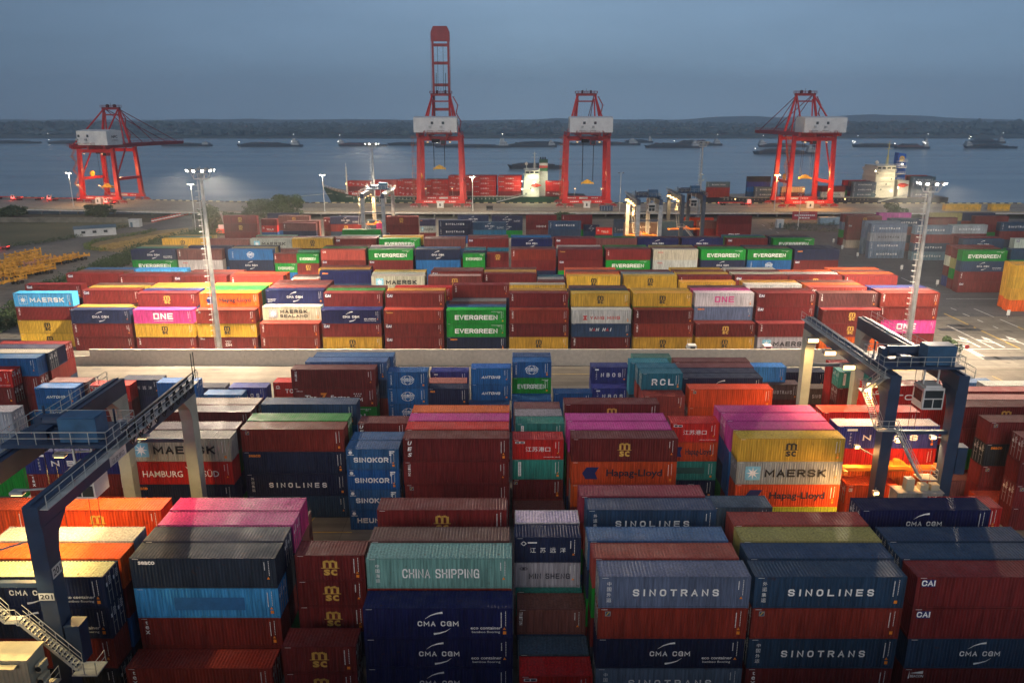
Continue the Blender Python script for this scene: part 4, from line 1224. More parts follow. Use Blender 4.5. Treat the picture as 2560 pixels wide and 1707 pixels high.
# ------------------------------------------------------------------ light masts
M_GALV = flat('galvanised', (.40, .41, .40), .5, .3)
M_WHITE = flat('white_steel', (.60, .60, .57), .5)
M_LAMP = glow('lamp_white', (1, .93, .80), 18); M_LAMPS = glow('lamp_small', (1, .93, .78), 4); M_LAMPW = glow('lamp_warm', (1, .60, .22), 7); M_UNLIT = flat('lamp_glass_dark', (.10, .10, .10), .2)
def mast(x, y, h, lit, label, n=10, power=120000, col=(1, .80, .58)):
    t = thing('light_mast', label, 'light mast', (x, y, 0), 0, 'tall light masts in the yard')
    q = MB(); q.tube((0, 0, 0), (0, 0, h), .55, 12, .28); q.tube((0, 0, 0), (0, 0, .5), .9, 10)
    q.build('pole', M_GALV, t)
    q = MB(); lx = -.75
    for s in (-.2, .2): q.bar((lx, s, 2), (lx, s, h - 1.5), .06)
    k = 0; z = 2.3
    while z < h - 1.6:
        q.bar((lx, -.2, z), (lx, .2, z), .04)
        if z > 4 and k % 2 == 0:
            q.bar((lx - .55, -.3, z), (lx - .55, .3, z), .06); q.bar((lx, -.3, z), (lx - .55, -.3, z), .06); q.bar((lx, .3, z), (lx - .55, .3, z), .06)
        if k % 8 == 0: q.bar((0, 0, z), (lx, 0, z), .06)
        z += .55; k += 1
    q.build('ladder', M_WHITE, t)
    q = MB()
    for rr, zz in ((1.35, h - 1.2), (1.35, h - .2), (2.2, h + .55)):
        for i in range(16): a, b = 6.2832 * i / 16, 6.2832 * (i + 1) / 16; q.tube((rr * math.cos(a), rr * math.sin(a), zz), (rr * math.cos(b), rr * math.sin(b), zz), .06, 5)
    for i in range(8):
        a = 6.2832 * i / 8; c, s = math.cos(a), math.sin(a); q.tube((1.35 * c, 1.35 * s, h - 1.2), (2.2 * c, 2.2 * s, h + .55), .05, 4); q.tube((0, 0, h - 1.2), (1.35 * c, 1.35 * s, h - 1.2), .06, 4); q.tube((1.35 * c, 1.35 * s, h - 1.2), (1.35 * c, 1.35 * s, h - .2), .04, 4)
    q.tube((0, 0, h), (0, 0, h + 1.2), .05, 5)
    q.build('lamp_ring', M_WHITE, t)
    for i in range(n):
        a = 6.2832 * (i + .3) / n; c, s = math.cos(a), math.sin(a); q = MB()
        q.bar((2.05 * c, 2.05 * s, h + .62), (2.5 * c, 2.5 * s, h + .4), .46, .38, .55, .45); q.cur = 1
        q.bar((2.5 * c, 2.5 * s, h + .40), (2.56 * c, 2.56 * s, h + .37), .48, .38)
        q.build('floodlight', [M_GALV, M_LAMP if lit else M_UNLIT], t)
    if lit:
        for i in range(4):
            a = math.pi / 4 + i * math.pi / 2; c, s = math.cos(a), math.sin(a); lamp((x + 2.9 * c, y + 2.9 * s, h + .2), power / 4, col, .5, (x + 30 * c, y + 30 * s, 0), 104, .35)
    return t
mast(-59, 150.2, 36.6, True, 'lit lamp mast with white caged ladder standing before the orange container', power=MASTP)
mast(79.8, 150.2, 34.2, True, 'lit lamp mast with caged ladder beside the pink container and asphalt road', power=MASTP * .7)
mast(-53, 303, 36.0, True, 'lit slender mast rising behind the small gantry crane by the green ship', 6, MASTP * .8)
mast(72.5, 304, 36.5, False, 'unlit dark lamp mast standing between the two small gantry cranes', 8)
def pole(px, py, Y, h, label, power=0, col=(1, .9, .7), z=0):
    x = xat(px, Y, z); t = thing('lamp_post', label, 'lamp post', (x, Y, z), 0, 'slender lamp posts by the quay')
    q = MB(); q.tube((0, 0, 0), (0, 0, h), .22, 8, .11); q.build('post', M_WHITE, t)
    for s in (-1, 1):
        q = MB(); q.bar((0, 0, h - .1), (s * 1.0, -.1, h + .1), .10); q.bx(s * 1.0 - .4, s * 1.0 + .4, -.4, .2, h - .1, h + .35); q.cur = 1; q.bx(s * 1.0 - .34, s * 1.0 + .34, -.44, -.4, h - .06, h + .3); q.bx(s * 1.0 - .34, s * 1.0 + .34, -.3, .1, h - .14, h - .1)
        q.build('lamp_head', [M_GALV, (M_LAMPS if col[2] > .5 else M_LAMPW) if power else M_UNLIT], t)
    if power: lamp((x, Y - .6, z + h - .4), power, col, .5)
pole(185, 508, 388, 17, 'white post with lit lamps beside the leftmost red quay crane', 6000, (1, .8, .52), z=QZ)
pole(812, 525, 374.5, 17, 'grey-green post with two lamps before the green ship bow', 6000, (1, .8, .52), z=QZ)
pole(1549, 525, 374, 18, 'thin grey post standing alone before open water', 0, z=QZ)
pole(1182, 522, 376, 16, 'thin post in front of the red containers on the green ship', 5000, (1, .8, .52), z=QZ)
pole(1935, 528, 374, 17, 'post with a bright warm lamp left of the right-hand quay crane', 9000, (1, .55, .18), z=QZ)
pole(491, 582, 318, 20, 'plain white post just left of the tall lit mast', 2500)
pole(1994, 569, 330, 15, 'white post in front of the red banner')
# ------------------------------------------------------------------ rubber-tyred gantry cranes
M_NAVY = flat('crane_navy', (.022, .042, .085), .45, 0, .2, .6)
M_LITLEG = flat('crane_lit_leg', (.30, .34, .30), .5, 0, .15, .6)  # rear legs: lamplight on them put into the colour, front legs stay navy
M_CAB = flat('cab_white', (.62, .62, .60), .4, 0, .08)
M_GLASS = flat('cab_glass', (.03, .04, .045), .1, 0, .1)
M_TYRE = flat('tyre', (.015, .015, .015), .8)
M_CREAM = flat('cream_steel', (.62, .54, .36), .5, 0, .12)
M_ORNG = flat('spreader_orange', (.70, .22, .02), .5)
M_CABLE = flat('cable_black', (.012, .012, .012), .7)
M_STAIR = flat('stair_steel', (.48, .48, .44), .5, .2)
def stairs(mb, p, q, w=.7, side=(1, 0, 0), steps=14):
    """a flight from p up to q with treads, stringers and hand rails"""
    p, q, s = Vector(p), Vector(q), Vector(side) * w / 2
    for k in (-1, 1):
        mb.bar(p + s * k, q + s * k, .05, .22)
        u = Vector((0, 0, 1.0)); mb.tube(p + s * k + u, q + s * k + u, .035, 4); mb.tube(p + s * k + u * .5, q + s * k + u * .5, .03, 4)
        for i in range(0, steps + 1, 4): c = p.lerp(q, i / steps) + s * k; mb.tube(c, c + u, .03, 4)
    for i in range(steps):
        c = p.lerp(q, (i + .5) / steps); d = (q - p); d.z = 0; d.normalize(); d = d * .13
        mb.add([tuple(c - s - d), tuple(c + s - d), tuple(c + s + d), tuple(c - s + d)], [(0, 1, 2, 3)])
def wheelset(parent, x, y, n=2, r=.75, name='wheel'):
    for i in range(n):
        q = MB(); xx = x + (i - (n - 1) / 2) * 1.9; q.tube((xx, y - .28, r), (xx, y + .28, r), r, 14); q.tube((xx, y - .3, r), (xx, y + .3, r), r * .45, 8); q.build(name, M_TYRE, parent)
def rtg(x, y, span, label, w=7.4, zg=20.0, trolley=.25, lit=True, detail=True, legmat=None, house=0, stair=True, festoon=False, plate=None, lampp=0, lside=0, st=None, hz=2.5):
    t = thing('gantry_crane', label, 'gantry crane', (x, y, 0), 0, 'rubber-tyred gantry cranes over the stacks')
    GW = 1.15; GH = 1.7
    for ix, lx in enumerate((0, w)):
        for iy, ly in enumerate((0, span)):
            q = MB()
            s = 1 if iy == 0 else -1
            q.poly([(ly - .55, 1.7), (ly + .55, 1.7), (ly + .75, zg - 4.2), (ly + s * .75 + s * .35, zg - 2.9), (ly + s * 2.4, zg - GH), (ly + s * 2.4, zg - GH + .02), (ly - s * .75, zg - GH + .02), (ly - .75, zg - 4.2)] if s > 0 else
                   [(ly - .55, 1.7), (ly + .55, 1.7), (ly + .75, zg - 4.2), (ly + .75, zg - GH + .02), (ly - 2.4, zg - GH + .02), (ly - 1.1, zg - 2.9), (ly - .75, zg - 4.2)], 1.25, 'x', lx - .625)
            q.build('leg', legmat or (M_NAVY if iy == 0 else M_LITLEG), t)
        q = MB(); q.bx(lx - GW / 2, lx + GW / 2, -.8, span + .8, zg - GH, zg)
        q.bx(lx - .06, lx + .06, -.6, span + .6, zg + .003, zg + .16)
        q.build('girder', M_NAVY, t)
        q = MB(); ox = -1.2 if ix == 0 else 1.2
        q.bx(lx + min(ox * .48, ox), lx + max(ox * .48, ox), -.6, span + .6, zg - .32, zg - .26); q.rail([(lx + ox * .97, -.6, zg - .26), (lx + ox * .97, span + .6, zg - .26)], 1.1, .04, 1.8)
        q.build('walkway', M_STAIR, t)
    for ly in (0, span):
        q = MB(); q.bx(-1.2, w + 1.2, ly - .5, ly + .5, 1.45, 2.3)
        for lx in (0, w): q.bx(lx - 1.6, lx + 1.6, ly - .42, ly + .42, .75, 1.5)
        q.build('sill_beam', M_NAVY, t)
        for lx in (0, w): wheelset(t, lx, ly, 2)
        q = MB(); q.bx(.63, w - .63, ly - .22, ly + .22, zg - 7.0, zg - 6.6); q.build('tie_beam', M_NAVY, t)
    # trolley
    ty = span * trolley; tl = MB(); tl.bx(-.8, w + .8, ty - 2.6, ty + 2.6, zg + .22, zg + .55)
    for lx in (0, w):
        for dy in (-2, 2): tl.tube((lx - .2, ty + dy, zg + .3), (lx + .2, ty + dy, zg + .3), .3, 10)
    to = tl.build('trolley', M_NAVY, t)
    q = MB(); q.bx(w * .55, w * .98, ty - 2.2, ty - .3, zg + .6, zg + 2.7); q.bx(w * .56, w * .97, ty - 2.1, ty - .4, zg + 2.71, zg + 2.8); q.build('machinery_box', flat('machinery_blue', (.035, .10, .19), .4), to)
    q = MB(); q.tube((w * .15, ty + 1.0, zg + 1.3), (w * .62, ty + 1.0, zg + 1.3), .62, 14); q.bx(w * .05, w * .14, ty + .5, ty + 1.5, zg + .55, zg + 1.7); q.bx(w * .64, w * .80, ty + .3, ty + 1.6, zg + .55, zg + 1.9); q.bx(w * .2, w * .36, ty - 1.7, ty - .5, zg + .55, zg + 1.5); q.bx(w * .38, w * .5, ty - 1.5, ty - .9, zg + .55, zg + 1.2)
    q.tube((w * .04, ty + 2.2, zg + .55), (w * .04, ty + 2.2, zg + 2.2), .12, 6); q.tube((w * .9, ty + 2.0, zg + .6), (w * .9, ty + 2.0, zg + 2.0), .1, 6)
    q.build('winch', M_NAVY, to)
    q = MB(); e = .75; q.rail([(-e, ty - 2.55, zg + .55), (w + e, ty - 2.55, zg + .55), (w + e, ty + 2.55, zg + .55), (-e, ty + 2.55, zg + .55), (-e, ty - 2.55, zg + .55)], 1.1, .04, 1.4); q.build('rail', M_STAIR, to)
    # cab hangs under the trolley
    q = MB(); cx = w * .72; cy = ty - 2.3
    q.poly([(cx - 1.15, zg - 4.5), (cx + 1.15, zg - 4.5), (cx + 1.15, zg - 2.0), (cx - 1.15, zg - 2.0)], 2.3, 'y', cy - .2); q.bx(cx - .9, cx + .9, cy, cy + 1.9, zg - 2.0, zg - 1.75)
    for a in (-.8, .8): q.bar((cx + a, cy + .9, zg - 1.75), (cx + a, cy + .9, zg + .3), .15)
    co = q.build('cab', M_CAB, t)
    q = MB(); q.bx(cx - 1.0, cx + 1.0, cy - .23, cy - .205, zg - 3.15, zg - 2.25)
    for a in (-1.0, .06): q.bx(cx + a, cx + a + .94, cy - .23, cy - .205, zg - 4.3, zg - 3.3)
    q.bx(cx - 1.175, cx - 1.155, cy + .1, cy + 1.8, zg - 3.7, zg - 2.4); q.build('window', M_GLASS, co)
    # spreader on ropes
    q = MB(); sz = zg - 13.0 if lside == 0 else lside; sxc = w * .42
    for a in (-1.6, 1.6):
        for b2 in (-.7, .7): q.tube((sxc + a, ty + b2, sz + .7), (sxc + a, ty + b2, zg + .3), .03, 4)
    q.build('hoist_rope', M_CABLE, t)
    q = MB(); q.bx(sxc - 6, sxc + 6, ty - .45, ty + .45, sz, sz + .42); q.bx(sxc - 1.6, sxc + 1.6, ty - .9, ty + .9, sz + .43, sz + .8)
    for a in (-6, 5.6): q.bx(sxc + a, sxc + a + .4, ty - 1.2, ty + 1.2, sz - .15, sz + .3)
    for a in (-.9, .5): q.tube((sxc + a, ty, sz + .8), (sxc + a, ty, sz + 1.3), .4, 10)
    q.build('spreader', M_ORNG, t)
    if stair:
        q = MB(); fl = st or ((w - .9, 2.6), (.6, 9.2)); xa, za = fl[0]; zb = fl[-1][1]; zm = zb + (zg - .3 - zb) * .5
        for (ax, az), (bx2, bz) in zip(fl, fl[1:]):
            if abs(az - bz) < .1: q.bx(bx2, ax, -1.6, -.7, az - .1, az); q.rail([(ax, -1.55, az), (bx2, -1.55, az)], 1.1, .035, .8)
            else: stairs(q, (ax, -1.15, az), (bx2, -1.15, bz), .75, (0, 1, 0), 18)
        q.bx(-1.6, fl[-1][0], -1.6, -.72, zb - .1, zb); q.rail([(fl[-1][0], -1.55, zb), (-1.55, -1.55, zb), (-1.55, -.75, zb)], 1.1, .035, 1.0)
        stairs(q, (-1.25, -.9, zb), (-1.25, 3.2, zm), .75, (1, 0, 0), 16); q.bx(-1.7, -.7, 3.2, 4.4, zm - .1, zm); q.rail([(-1.65, 3.2, zm), (-1.65, 4.4, zm), (-.7, 4.4, zm)], 1.1, .035, 1.0)
        stairs(q, (-1.25, 3.3, zm), (-1.25, -.4, zg - .3), .75, (1, 0, 0), 14)
        q.bx(xa - .2, xa + 1.7, -2.0, -.4, za - .1, za); q.rail([(xa - .1, -1.95, za), (xa + 1.65, -1.95, za), (xa + 1.65, -.5, za)], 1.1, .035, 1.0)
        q.build('stair', M_STAIR, t)
        q = MB(); q.bx(w + .75, w + 1.85, -.6, .6, (st or ((0, 2.6),))[0][1], (st or ((0, 2.6),))[0][1] + 3.2); q.bx(w + .7, w + 1.9, -.65, .65, (st or ((0, 2.6),))[0][1] + 3.2, (st or ((0, 2.6),))[0][1] + 3.28); q.build('switch_cabinet', M_NAVY, t)
    if house:
        q = MB(); hx = 1.2; hx2 = 7.2; hh = 3.1; hy0, hy1 = -3.9, -1.9
        if house == 2: hx, hx2, hy0, hy1 = .7, 5.7, -3.3, -1.6; hh = 3.4
        pr = MB(); corr(pr, hx2 - hx, hz, hz + hh, 18, 0, .05); pr.v = [(a + (hx + hx2) / 2, b2 + hy0, c) for a, b2, c in pr.v]
        q.v, q.f, q.m = pr.v, pr.f, pr.m
        q.bx(hx, hx2, hy0 + .06, hy1, hz, hz + hh); q.bx(hx - .08, hx2 + .08, hy0 - .08, hy1 + .08, hz + hh, hz + hh + .1); q.bx(hx2 - 2.4, hx2 - .6, hy0 - .62, hy0 - .1, hz + hh - .3, hz + hh - .22)
        ho_ = q.build('equipment_house', M_CREAM if house == 1 else flat('house_grey', (.50, .46, .40), .6, 0, .3, 1.0), t)
        for i in range(2):
            q = MB(); q.bx(hx2 + .1, hx2 + .5, hy0 + .6, hy0 + 1.5, hz + .5 + i * 1.1, hz + 1.15 + i * 1.1); q.cur = 1; q.tube((hx2 + .3, hy0 + .59, hz + .82 + i * 1.1), (hx2 + .3, hy0 + .58, hz + .82 + i * 1.1), .22, 12); q.build('air_conditioner', [M_CREAM, M_CABLE], ho_)
        q = MB(); q.bx(hx - .9, hx2 + .9, hy0 - .9, hy1, hz - .12, hz - .02); q.rail([(hx - .85, hy0 - .85, hz), (hx2 + .85, hy0 - .85, hz), (hx2 + .85, hy1, hz)], 1.1, .035, 1.3); q.build('platform', M_STAIR, t)
        if house == 2:
            q = MB(); q.bx(hx + 2.2, hx + 3.9, hy0 - .13, hy0 - .10, hz + .6, hz + 1.7); q.build('notice_board', flat('notice_blue', (.06, .18, .28), .4), ho_)
            for i, (a, c) in enumerate(((1.0, 1.4), (2.6, .7), (3.8, .7))):
                q = MB(); q.bx(hx + a, hx + a + .9, hy0 + .4, hy0 + 1.2, hz + hh + .12, hz + hh + .12 + c); q.build('roof_unit', M_CREAM, ho_)
    if festoon:
        q = MB(); lx = w + .9; n = 9
        q.bar((lx, span * .42, zg + .9), (lx, span + 1, zg + .9), .10)
        for i in range(n):
            a = span * .45 + i * (span * .55) / n; L_ = span * .55 / n
            for k in range(2): q.path([(lx + .1 * k, a + L_ * u, zg + .8 - (1.9 - .3 * k) * 4 * u * (1 - u)) for u in (0, .15, .35, .5, .65, .85, 1)], .06, 4)
        for a in (span, span + .6): q.tube((lx, a, zg), (lx, a, zg + 3.0), .05, 4)
        q.build('festoon_cable', M_CABLE, t)
    if plate:
        def sign(name, body, fn, wd, ht, inkk='k', extra=None):
            q = MB(); q.add([fn(-wd / 2, -ht / 2), fn(wd / 2, -ht / 2), fn(wd / 2, ht / 2), fn(-wd / 2, ht / 2)], [(0, 1, 2, 3)]); so_ = q.build(name, M_WHITE, t)
            q = MB(); k = len(body)
            for i, s in enumerate(body):
                zc = ht * (.5 - (i + .5) / k); write(q, s, 0, zc, ht / k * .66, min(wd * .82, len(s) * ht / k * .72), .02 if s.isascii() else 0, tf=lambda p: tuple(Vector(fn(p[0], p[2])) + Vector(fn.off)))
            q.build('lettering', ink('k'), so_)
        def f1(a, b2): return (w + a, -.79, zg - 7.4 + b2)
        f1.off = (0, -.012, 0); sign('number_plate', ['201'], f1, 1.15, .62)
        def f2(a, b2): return (w + .64, a + .0, zg - 5.6 + b2)
        f2.off = (.012, 0, 0); sign('number_plate', ['201'], f2, 1.2, .9)
        def f3(a, b2): return (w + GW / 2 + .02, span * .40 + a, zg - .95 + b2)
        f3.off = (.012, 0, 0); sign('name_board', ['JSPG', '江苏港口'], f3, 2.9, 1.45)
        def f4(a, b2): return (w + GW / 2 + .02, span * .60 + a, zg - .95 + b2)
        f4.off = (.012, 0, 0); sign('name_board', ['南京港龙潭'], f4, 4.6, .75)
    if lampp:
        lx = -.9 if lside >= 0 else w - .2
        for k, f in enumerate((.12, .38, .62, .86) if lampp > 1 else (.55,)):
            q = MB(); q.bx(lx - .75, lx + .75, span * f - .5, span * f + .5, zg - 2.35, zg - 1.85); q.cur = 1; q.bx(lx - .66, lx + .66, span * f - .42, span * f + .42, zg - 2.42, zg - 2.36); q.bx(lx - .68, lx + .68, span * f - .54, span * f - .51, zg - 2.33, zg - 1.88); q.build('floodlight', [M_GALV, M_LAMPW], t)
            lamp((x + lx, y + span * f, zg - 2.6), lampp, (1, .56, .20), .4, (x + lx + (.6 if lside >= 0 else -4), y + span * f, 0), 140)
    return t
rtg(-42.2, 51.2, 27.0, 'navy yard gantry crane numbered 201 over the orange and pink containers', trolley=.43, house=1, festoon=True, plate=True, st=((9.2, 6.6), (5.4, 10.9), (4.4, 10.9), (.6, 15.6)), hz=6.3)
for x_, y_, e in ((-38.6, 55, 10500), (-39.2, 62, 10500), (-37.4, 69.5, 9000), (-33.9, 66, 2200)):
    q = MB(); q.bx(x_ + 42.2 - .5, x_ + 42.2 + .5, y_ - 51.2 - .35, y_ - 51.2 + .35, 18.75, 19.0); q.bar((x_ + 42.2, y_ - 51.2, 19.0), (7.4, y_ - 51.2, 19.3), .12); q.cur = 1; q.bx(x_ + 42.2 - .42, x_ + 42.2 + .42, y_ - 51.2 - .28, y_ - 51.2 + .28, 18.68, 18.74); q.build('floodlight', [M_GALV, M_LAMPW], bpy.data.objects['gantry_crane'])
    lamp((x_, y_, 18.6), e, (1, .60, .20), .4, (x_ - .5, y_ - 1.0, 0), 128, .5)
t_ = bpy.data.objects['gantry_crane']
q = MB(); q.bar((6.8, -.6, 17.2), (5.2, -2.6, 17.4), .1); q.bx(4.9, 5.5, -2.9, -2.3, 17.2, 17.5); q.cur = 1; q.bx(4.95, 5.45, -2.85, -2.35, 17.13, 17.19); q.build('floodlight', [M_GALV, M_LAMPW], t_)
lamp((-37.0, 48.6, 17.0), 2600, (1, .74, .30), .3, (-38.5, 47.6, 6), 125)
rtg(41.6, 80.4, 24.2, 'navy yard gantry crane with white cab over the spaced-letter container', trolley=.14, house=2, lampp=6500, st=((3.9, 8.3), (.6, 14.0)), hz=3.9)
t_ = bpy.data.objects['gantry_crane.001']
for lx, ly, lz, e, aim in ((-.9, -1.6, 6.4, 7500, (-14, -2, 3)), (2.2, 1.2, 11.5, 2600, (3, 3, 0)), (6.0, 1.0, 12.0, 2200, (8, 6, 2)), (-1.0, 4.0, 9.5, 2200, (-6, -6, 4))):
    q = MB(); q.bx(lx - .3, lx + .3, ly - .25, ly + .25, lz, lz + .35); q.bar((lx, ly, lz + .2), (0 if lx < 3 else 7.4, .2, lz + .3), .1); q.cur = 1; q.bx(lx - .26, lx + .26, ly - .29, ly - .26, lz + .03, lz + .32); q.bx(lx - .26, lx + .26, ly - .2, ly + .2, lz - .05, lz - .01); q.build('floodlight', [M_GALV, M_LAMPW], t_)
    lamp((41.6 + lx, 80.4 + ly - .1, lz - .2), e, (1, .50, .16), .3, (41.6 + aim[0], 80.4 + aim[1], aim[2]), 150)
rtg(-53.6, 281, 23.5, 'small grey-blue gantry crane in front of the green ship', trolley=.6, legmat=flat('crane_grey', (.30, .32, .34), .5), detail=False, lampp=14000)
rtg(41.9, 260, 23.5, 'small gantry crane over the lit grey containers beside the spreader glow', trolley=.3, legmat=MATS['crane_grey'], detail=False, lampp=20000)
rtg(59.5, 274, 23.5, 'dark gantry crane just right of another, before the quay truck', trolley=.35, legmat=flat('crane_dark', (.05, .065, .09), .5), detail=False, lampp=8000)
# ------------------------------------------------------------------ ship-to-shore cranes
M_RED = flat('crane_red', (.52, .020, .014), .45, 0, .18, .3)
M_DRED = flat('crane_dark_red', (.27, .016, .016), .5, 0, .2, .3)
M_HOUSE = flat('machine_house_white', (.66, .66, .64), .5, 0, .10, .4)
M_YEL = flat('crane_yellow', (.75, .42, .03), .5)
def sts(x, y, rz, label, up=False, w=21.5, g=18.0, word=True, glowp=0, glowc=(1, .35, .10), spr=22, trol=.15, hs=0, H=35.0, ap=19.0, mw=10.3):
    t = thing('quay_crane', label, 'quay crane', (x, y, QZ), rz, 'red quay cranes along the river')
    hw = w / 2
    for lx in (-hw, hw):
        for ly in (0, g):
            q = MB(); q.bar((lx, ly, 3.0), (lx * .93, ly + (1.2 if ly == 0 else -.2), H), 2.2, 1.8, 1.7, 1.5); q.build('leg', M_RED, t)
        q = MB(); q.bar((lx * .985, .6, 12.5), (lx * .985, g - .3, 12.5), 1.1, 1.4); q.build('side_beam', M_RED, t)
        q = MB(); q.tube((lx * .98, .8, 13.2), (lx * .94, g * .62, H - .5), .42, 8); q.build('brace', M_RED, t)
        q = MB(); q.bar((lx * .93, -4.5, H + .4), (lx * .93, g + 1.5, H + .4), 1.3, 1.8); q.build('top_beam', M_DRED, t)
    for ly in (0, g):
        q = MB(); q.bar((-hw - 1.6, ly, 2.9), (hw + 1.6, ly, 2.9), 1.5, 1.7); s_ = q.build('sill_beam', M_RED, t)
        q = MB(); f = -.78
        q.bx(-2.2, 2.2, ly + f, ly + f + .02, 2.45, 3.35); q.build('name_board', M_WHITE, s_)
        q = MB()
        for i in range(5): q.bx(-8.2 + i * .9, -7.6 + i * .9, ly + f - .01, ly + f + .01, 2.7, 3.2); 
        for i in range(4): q.bx(4.2 + i * .9, 4.7 + i * .9, ly + f - .01, ly + f + .01, 2.7, 3.2)
        q.build('lettering', ink('w'), s_)
        for lx in (-hw, hw):
            for k in (-1, 1):
                q = MB(); c = lx + k * 2.6; q.poly([(c - 2.1, .75), (c - 1.7, 1.35), (c - .3, 2.05), (c + .3, 2.05), (c + 1.7, 1.35), (c + 2.1, .75)], .9, 'y', ly - .45); b2 = q.build('bogie', M_DRED, t)
                for j in range(3): q = MB(); q.tube((c - 1.4 + j * 1.4, ly - .5, .45), (c - 1.4 + j * 1.4, ly + .5, .45), .45, 12); q.build('wheel', flat('wheel_pale', (.40, .30, .28), .5), b2)
        q = MB(); q.bar((-hw * .97, ly * .97 + .8 * (ly == 0), H - 2), (hw * .97, ly * .97 + .8 * (ly == 0), H - 2), 1.1, 1.6); q.build('cross_beam', M_RED, t)
    # twin girder, machine house, apex frame
    for lx in (-4.6, 4.6):
        q = MB(); q.bar((lx, -9.5, H + .2), (lx, g + 2, H + .2), 1.0, 1.9); q.build('girder', M_DRED, t)
    q = MB()
    for yy in (-9, -3, 3, 9, 15): q.bar((-4.6, yy, H + .9), (4.6, yy, H + .9), .5, .6)
    for lx in (-6.2, 6.2): q.rail([(lx, -9, H + 1.1), (lx, g + 1, H + 1.1)], 1.1, .07, 2.5)
    q.bx(-6.6, 6.6, -10.5, -8.6, H + .6, H + .75); q.rail([(-6.5, -8.7, H + .75), (-6.5, -10.4, H + .75), (6.5, -10.4, H + .75), (6.5, -8.7, H + .75)], 1.1, .07, 2.0)
    q.build('walkway', M_DRED, t)
    q = MB(); q.bx(-mw + hs, mw + hs, -6.2, 4.5, H + 1.2, H + 8.0); q.poly([(-6.2, H + 8.0), (-.8, H + 8.7), (4.5, H + 8.0)], 2 * mw, 'x', -mw + hs); mh = q.build('machine_house', M_HOUSE, t)
    for a in (-3.2, 2.0):
        q = MB(); q.bx(a, a + 1.2, -6.24, -6.205, H + 5.0, H + 6.2); q.build('window', M_GLASS, mh)
        q = MB(); q.bx(a - 1.8, a + 1.2, -6.6, -6.21, H + 2.0, H + 2.3); q.bx(a - 1.0, a + .2, -6.9, -6.22, H + 3.4, H + 4.3); q.build('air_conditioner', M_GALV, mh)
    if word:
        q = MB(); write(q, 'NPC', 0, 0, 1.3, 4.2, .03, tf=lambda p: (mw + .03 + hs, -.8 + p[0], H + 5.2 + p[2])); write(q, '江苏港口', 0, 0, .9, 4.2, tf=lambda p: (mw + .03 + hs, -.8 + p[0], H + 3.4 + p[2])); q.build('lettering', ink('k'), mh)
    A = H + ap; ay = g - 1.5; q = MB()
    for s in (-1, 1):
        q.bar((s * hw * .80, g - 1.2, H + 1.2), (s * 4.4, ay, A), 1.0, 1.0, .9, .9)
    q.build('apex_leg', M_RED, t)
    q = MB()
    for s in (-1, 1): q.tube((s * 8.4, -4, H + 1), (s * 4.4, ay - .4, A - .4), .40, 8); q.tube((s * 5.2, g - 1.5, H + 1), (s * 4.0, ay, A - 2), .35, 8)
    q.build('back_stay', M_RED, t)
    q = MB(); q.bx(-5.2, 5.2, ay - .8, ay + .8, A - .6, A + .5); q.bx(-5.6, 5.6, ay - 1.4, ay + 1.4, A + .5, A + .62); q.rail([(-5.5, ay - 1.3, A + .62), (5.5, ay - 1.3, A + .62), (5.5, ay + 1.3, A + .62), (-5.5, ay + 1.3, A + .62), (-5.5, ay - 1.3, A + .62)], 1.0, .07, 1.6)
    q.bar((-4.4, ay, A - 3.2), (4.4, ay, A - 3.2), .5, .7); q.build('apex_beam', M_DRED, t)
    q = MB()
    for a in (-2.4, 1.8): q.tube((a, ay, A + 1.2), (a + .9, ay, A + 1.2), .9, 14)
    q.tube((0, ay, A + .6), (0, ay, A + 3), .07, 4); q.build('sheave', M_CABLE, t)
    q = MB(); zz = A - 1   # zig-zag ladder down the apex leg
    pts = []
    for i in range(6): pts.append((6.0 + i * .75 + (1.6 if i % 2 else 0), ay - .5, A - 1 - i * 4.0))
    for a, b2 in zip(pts, pts[1:]): q.bar(a, b2, .25, .5); q.bx(a[0] - .9, a[0] + .9, a[1] - .6, a[1] + .6, a[2] - .1, a[2])
    q.build('ladder', M_DRED, t)
    # lift and stairs up the left landside leg
    q = MB(); z = 3.2; k = 0
    while z < H - 3:
        a, b2 = (-hw - 2.6, -1.2), (-hw - 2.6, 1.8)
        if k % 2: a, b2 = b2, a
        stairs(q, (a[0] + .1 * z * .3 * .5, a[1], z), (b2[0] + .1 * z * .3 * .5, b2[1], z + 3.4), .8, (1, 0, 0), 10); q.bx(-hw - 3.2, -hw - .7 + z * .02, b2[1] - .6, b2[1] + .6, z + 3.32, z + 3.42); z += 3.4; k += 1
    q.build('stair', flat('stair_orange', (.55, .18, .06), .5), t)
    q = MB(); q.tube((-hw * .98, g * .45, 14.6), (-hw * .98 + .7, g * .45, 14.6), 1.5, 20); q.tube((-hw * .98 - .2, g * .45, 14.6), (-hw * .98 + .9, g * .45, 14.6), .6, 10); q.build('cable_reel', M_YEL, t)
    # boom
    BL = 47; hy, hz_ = g + 2.2, H + .2
    def bm(a, lx, dz=0): return (lx, hy - .0 + (dz if up else a), hz_ + (a if up else dz))
    q = MB()
    for lx in (-3.9, 3.9): q.bar(bm(.3, lx), bm(BL, lx), 1.0, 1.7)
    q.build('boom', M_DRED, t)
    q = MB()
    for a in (.25, .5, .72, .9): q.bar(bm(BL * a, -3.9), bm(BL * a, 3.9), 1.0, 1.4)
    if up:
        q.poly([(-4.6, hz_ + BL - 3.0), (4.6, hz_ + BL - 3.0), (4.6, hz_ + BL + 1.5), (3.4, hz_ + BL + 4), (-3.4, hz_ + BL + 4), (-4.6, hz_ + BL + 1.5)], 1.4, 'y', hy - .8)
    else: q.bx(-4.6, 4.6, hy + BL - 4, hy + BL + .6, hz_ - .5, hz_ + .9)
    q.build('boom_cross_beam', M_DRED, t)
    q = MB()
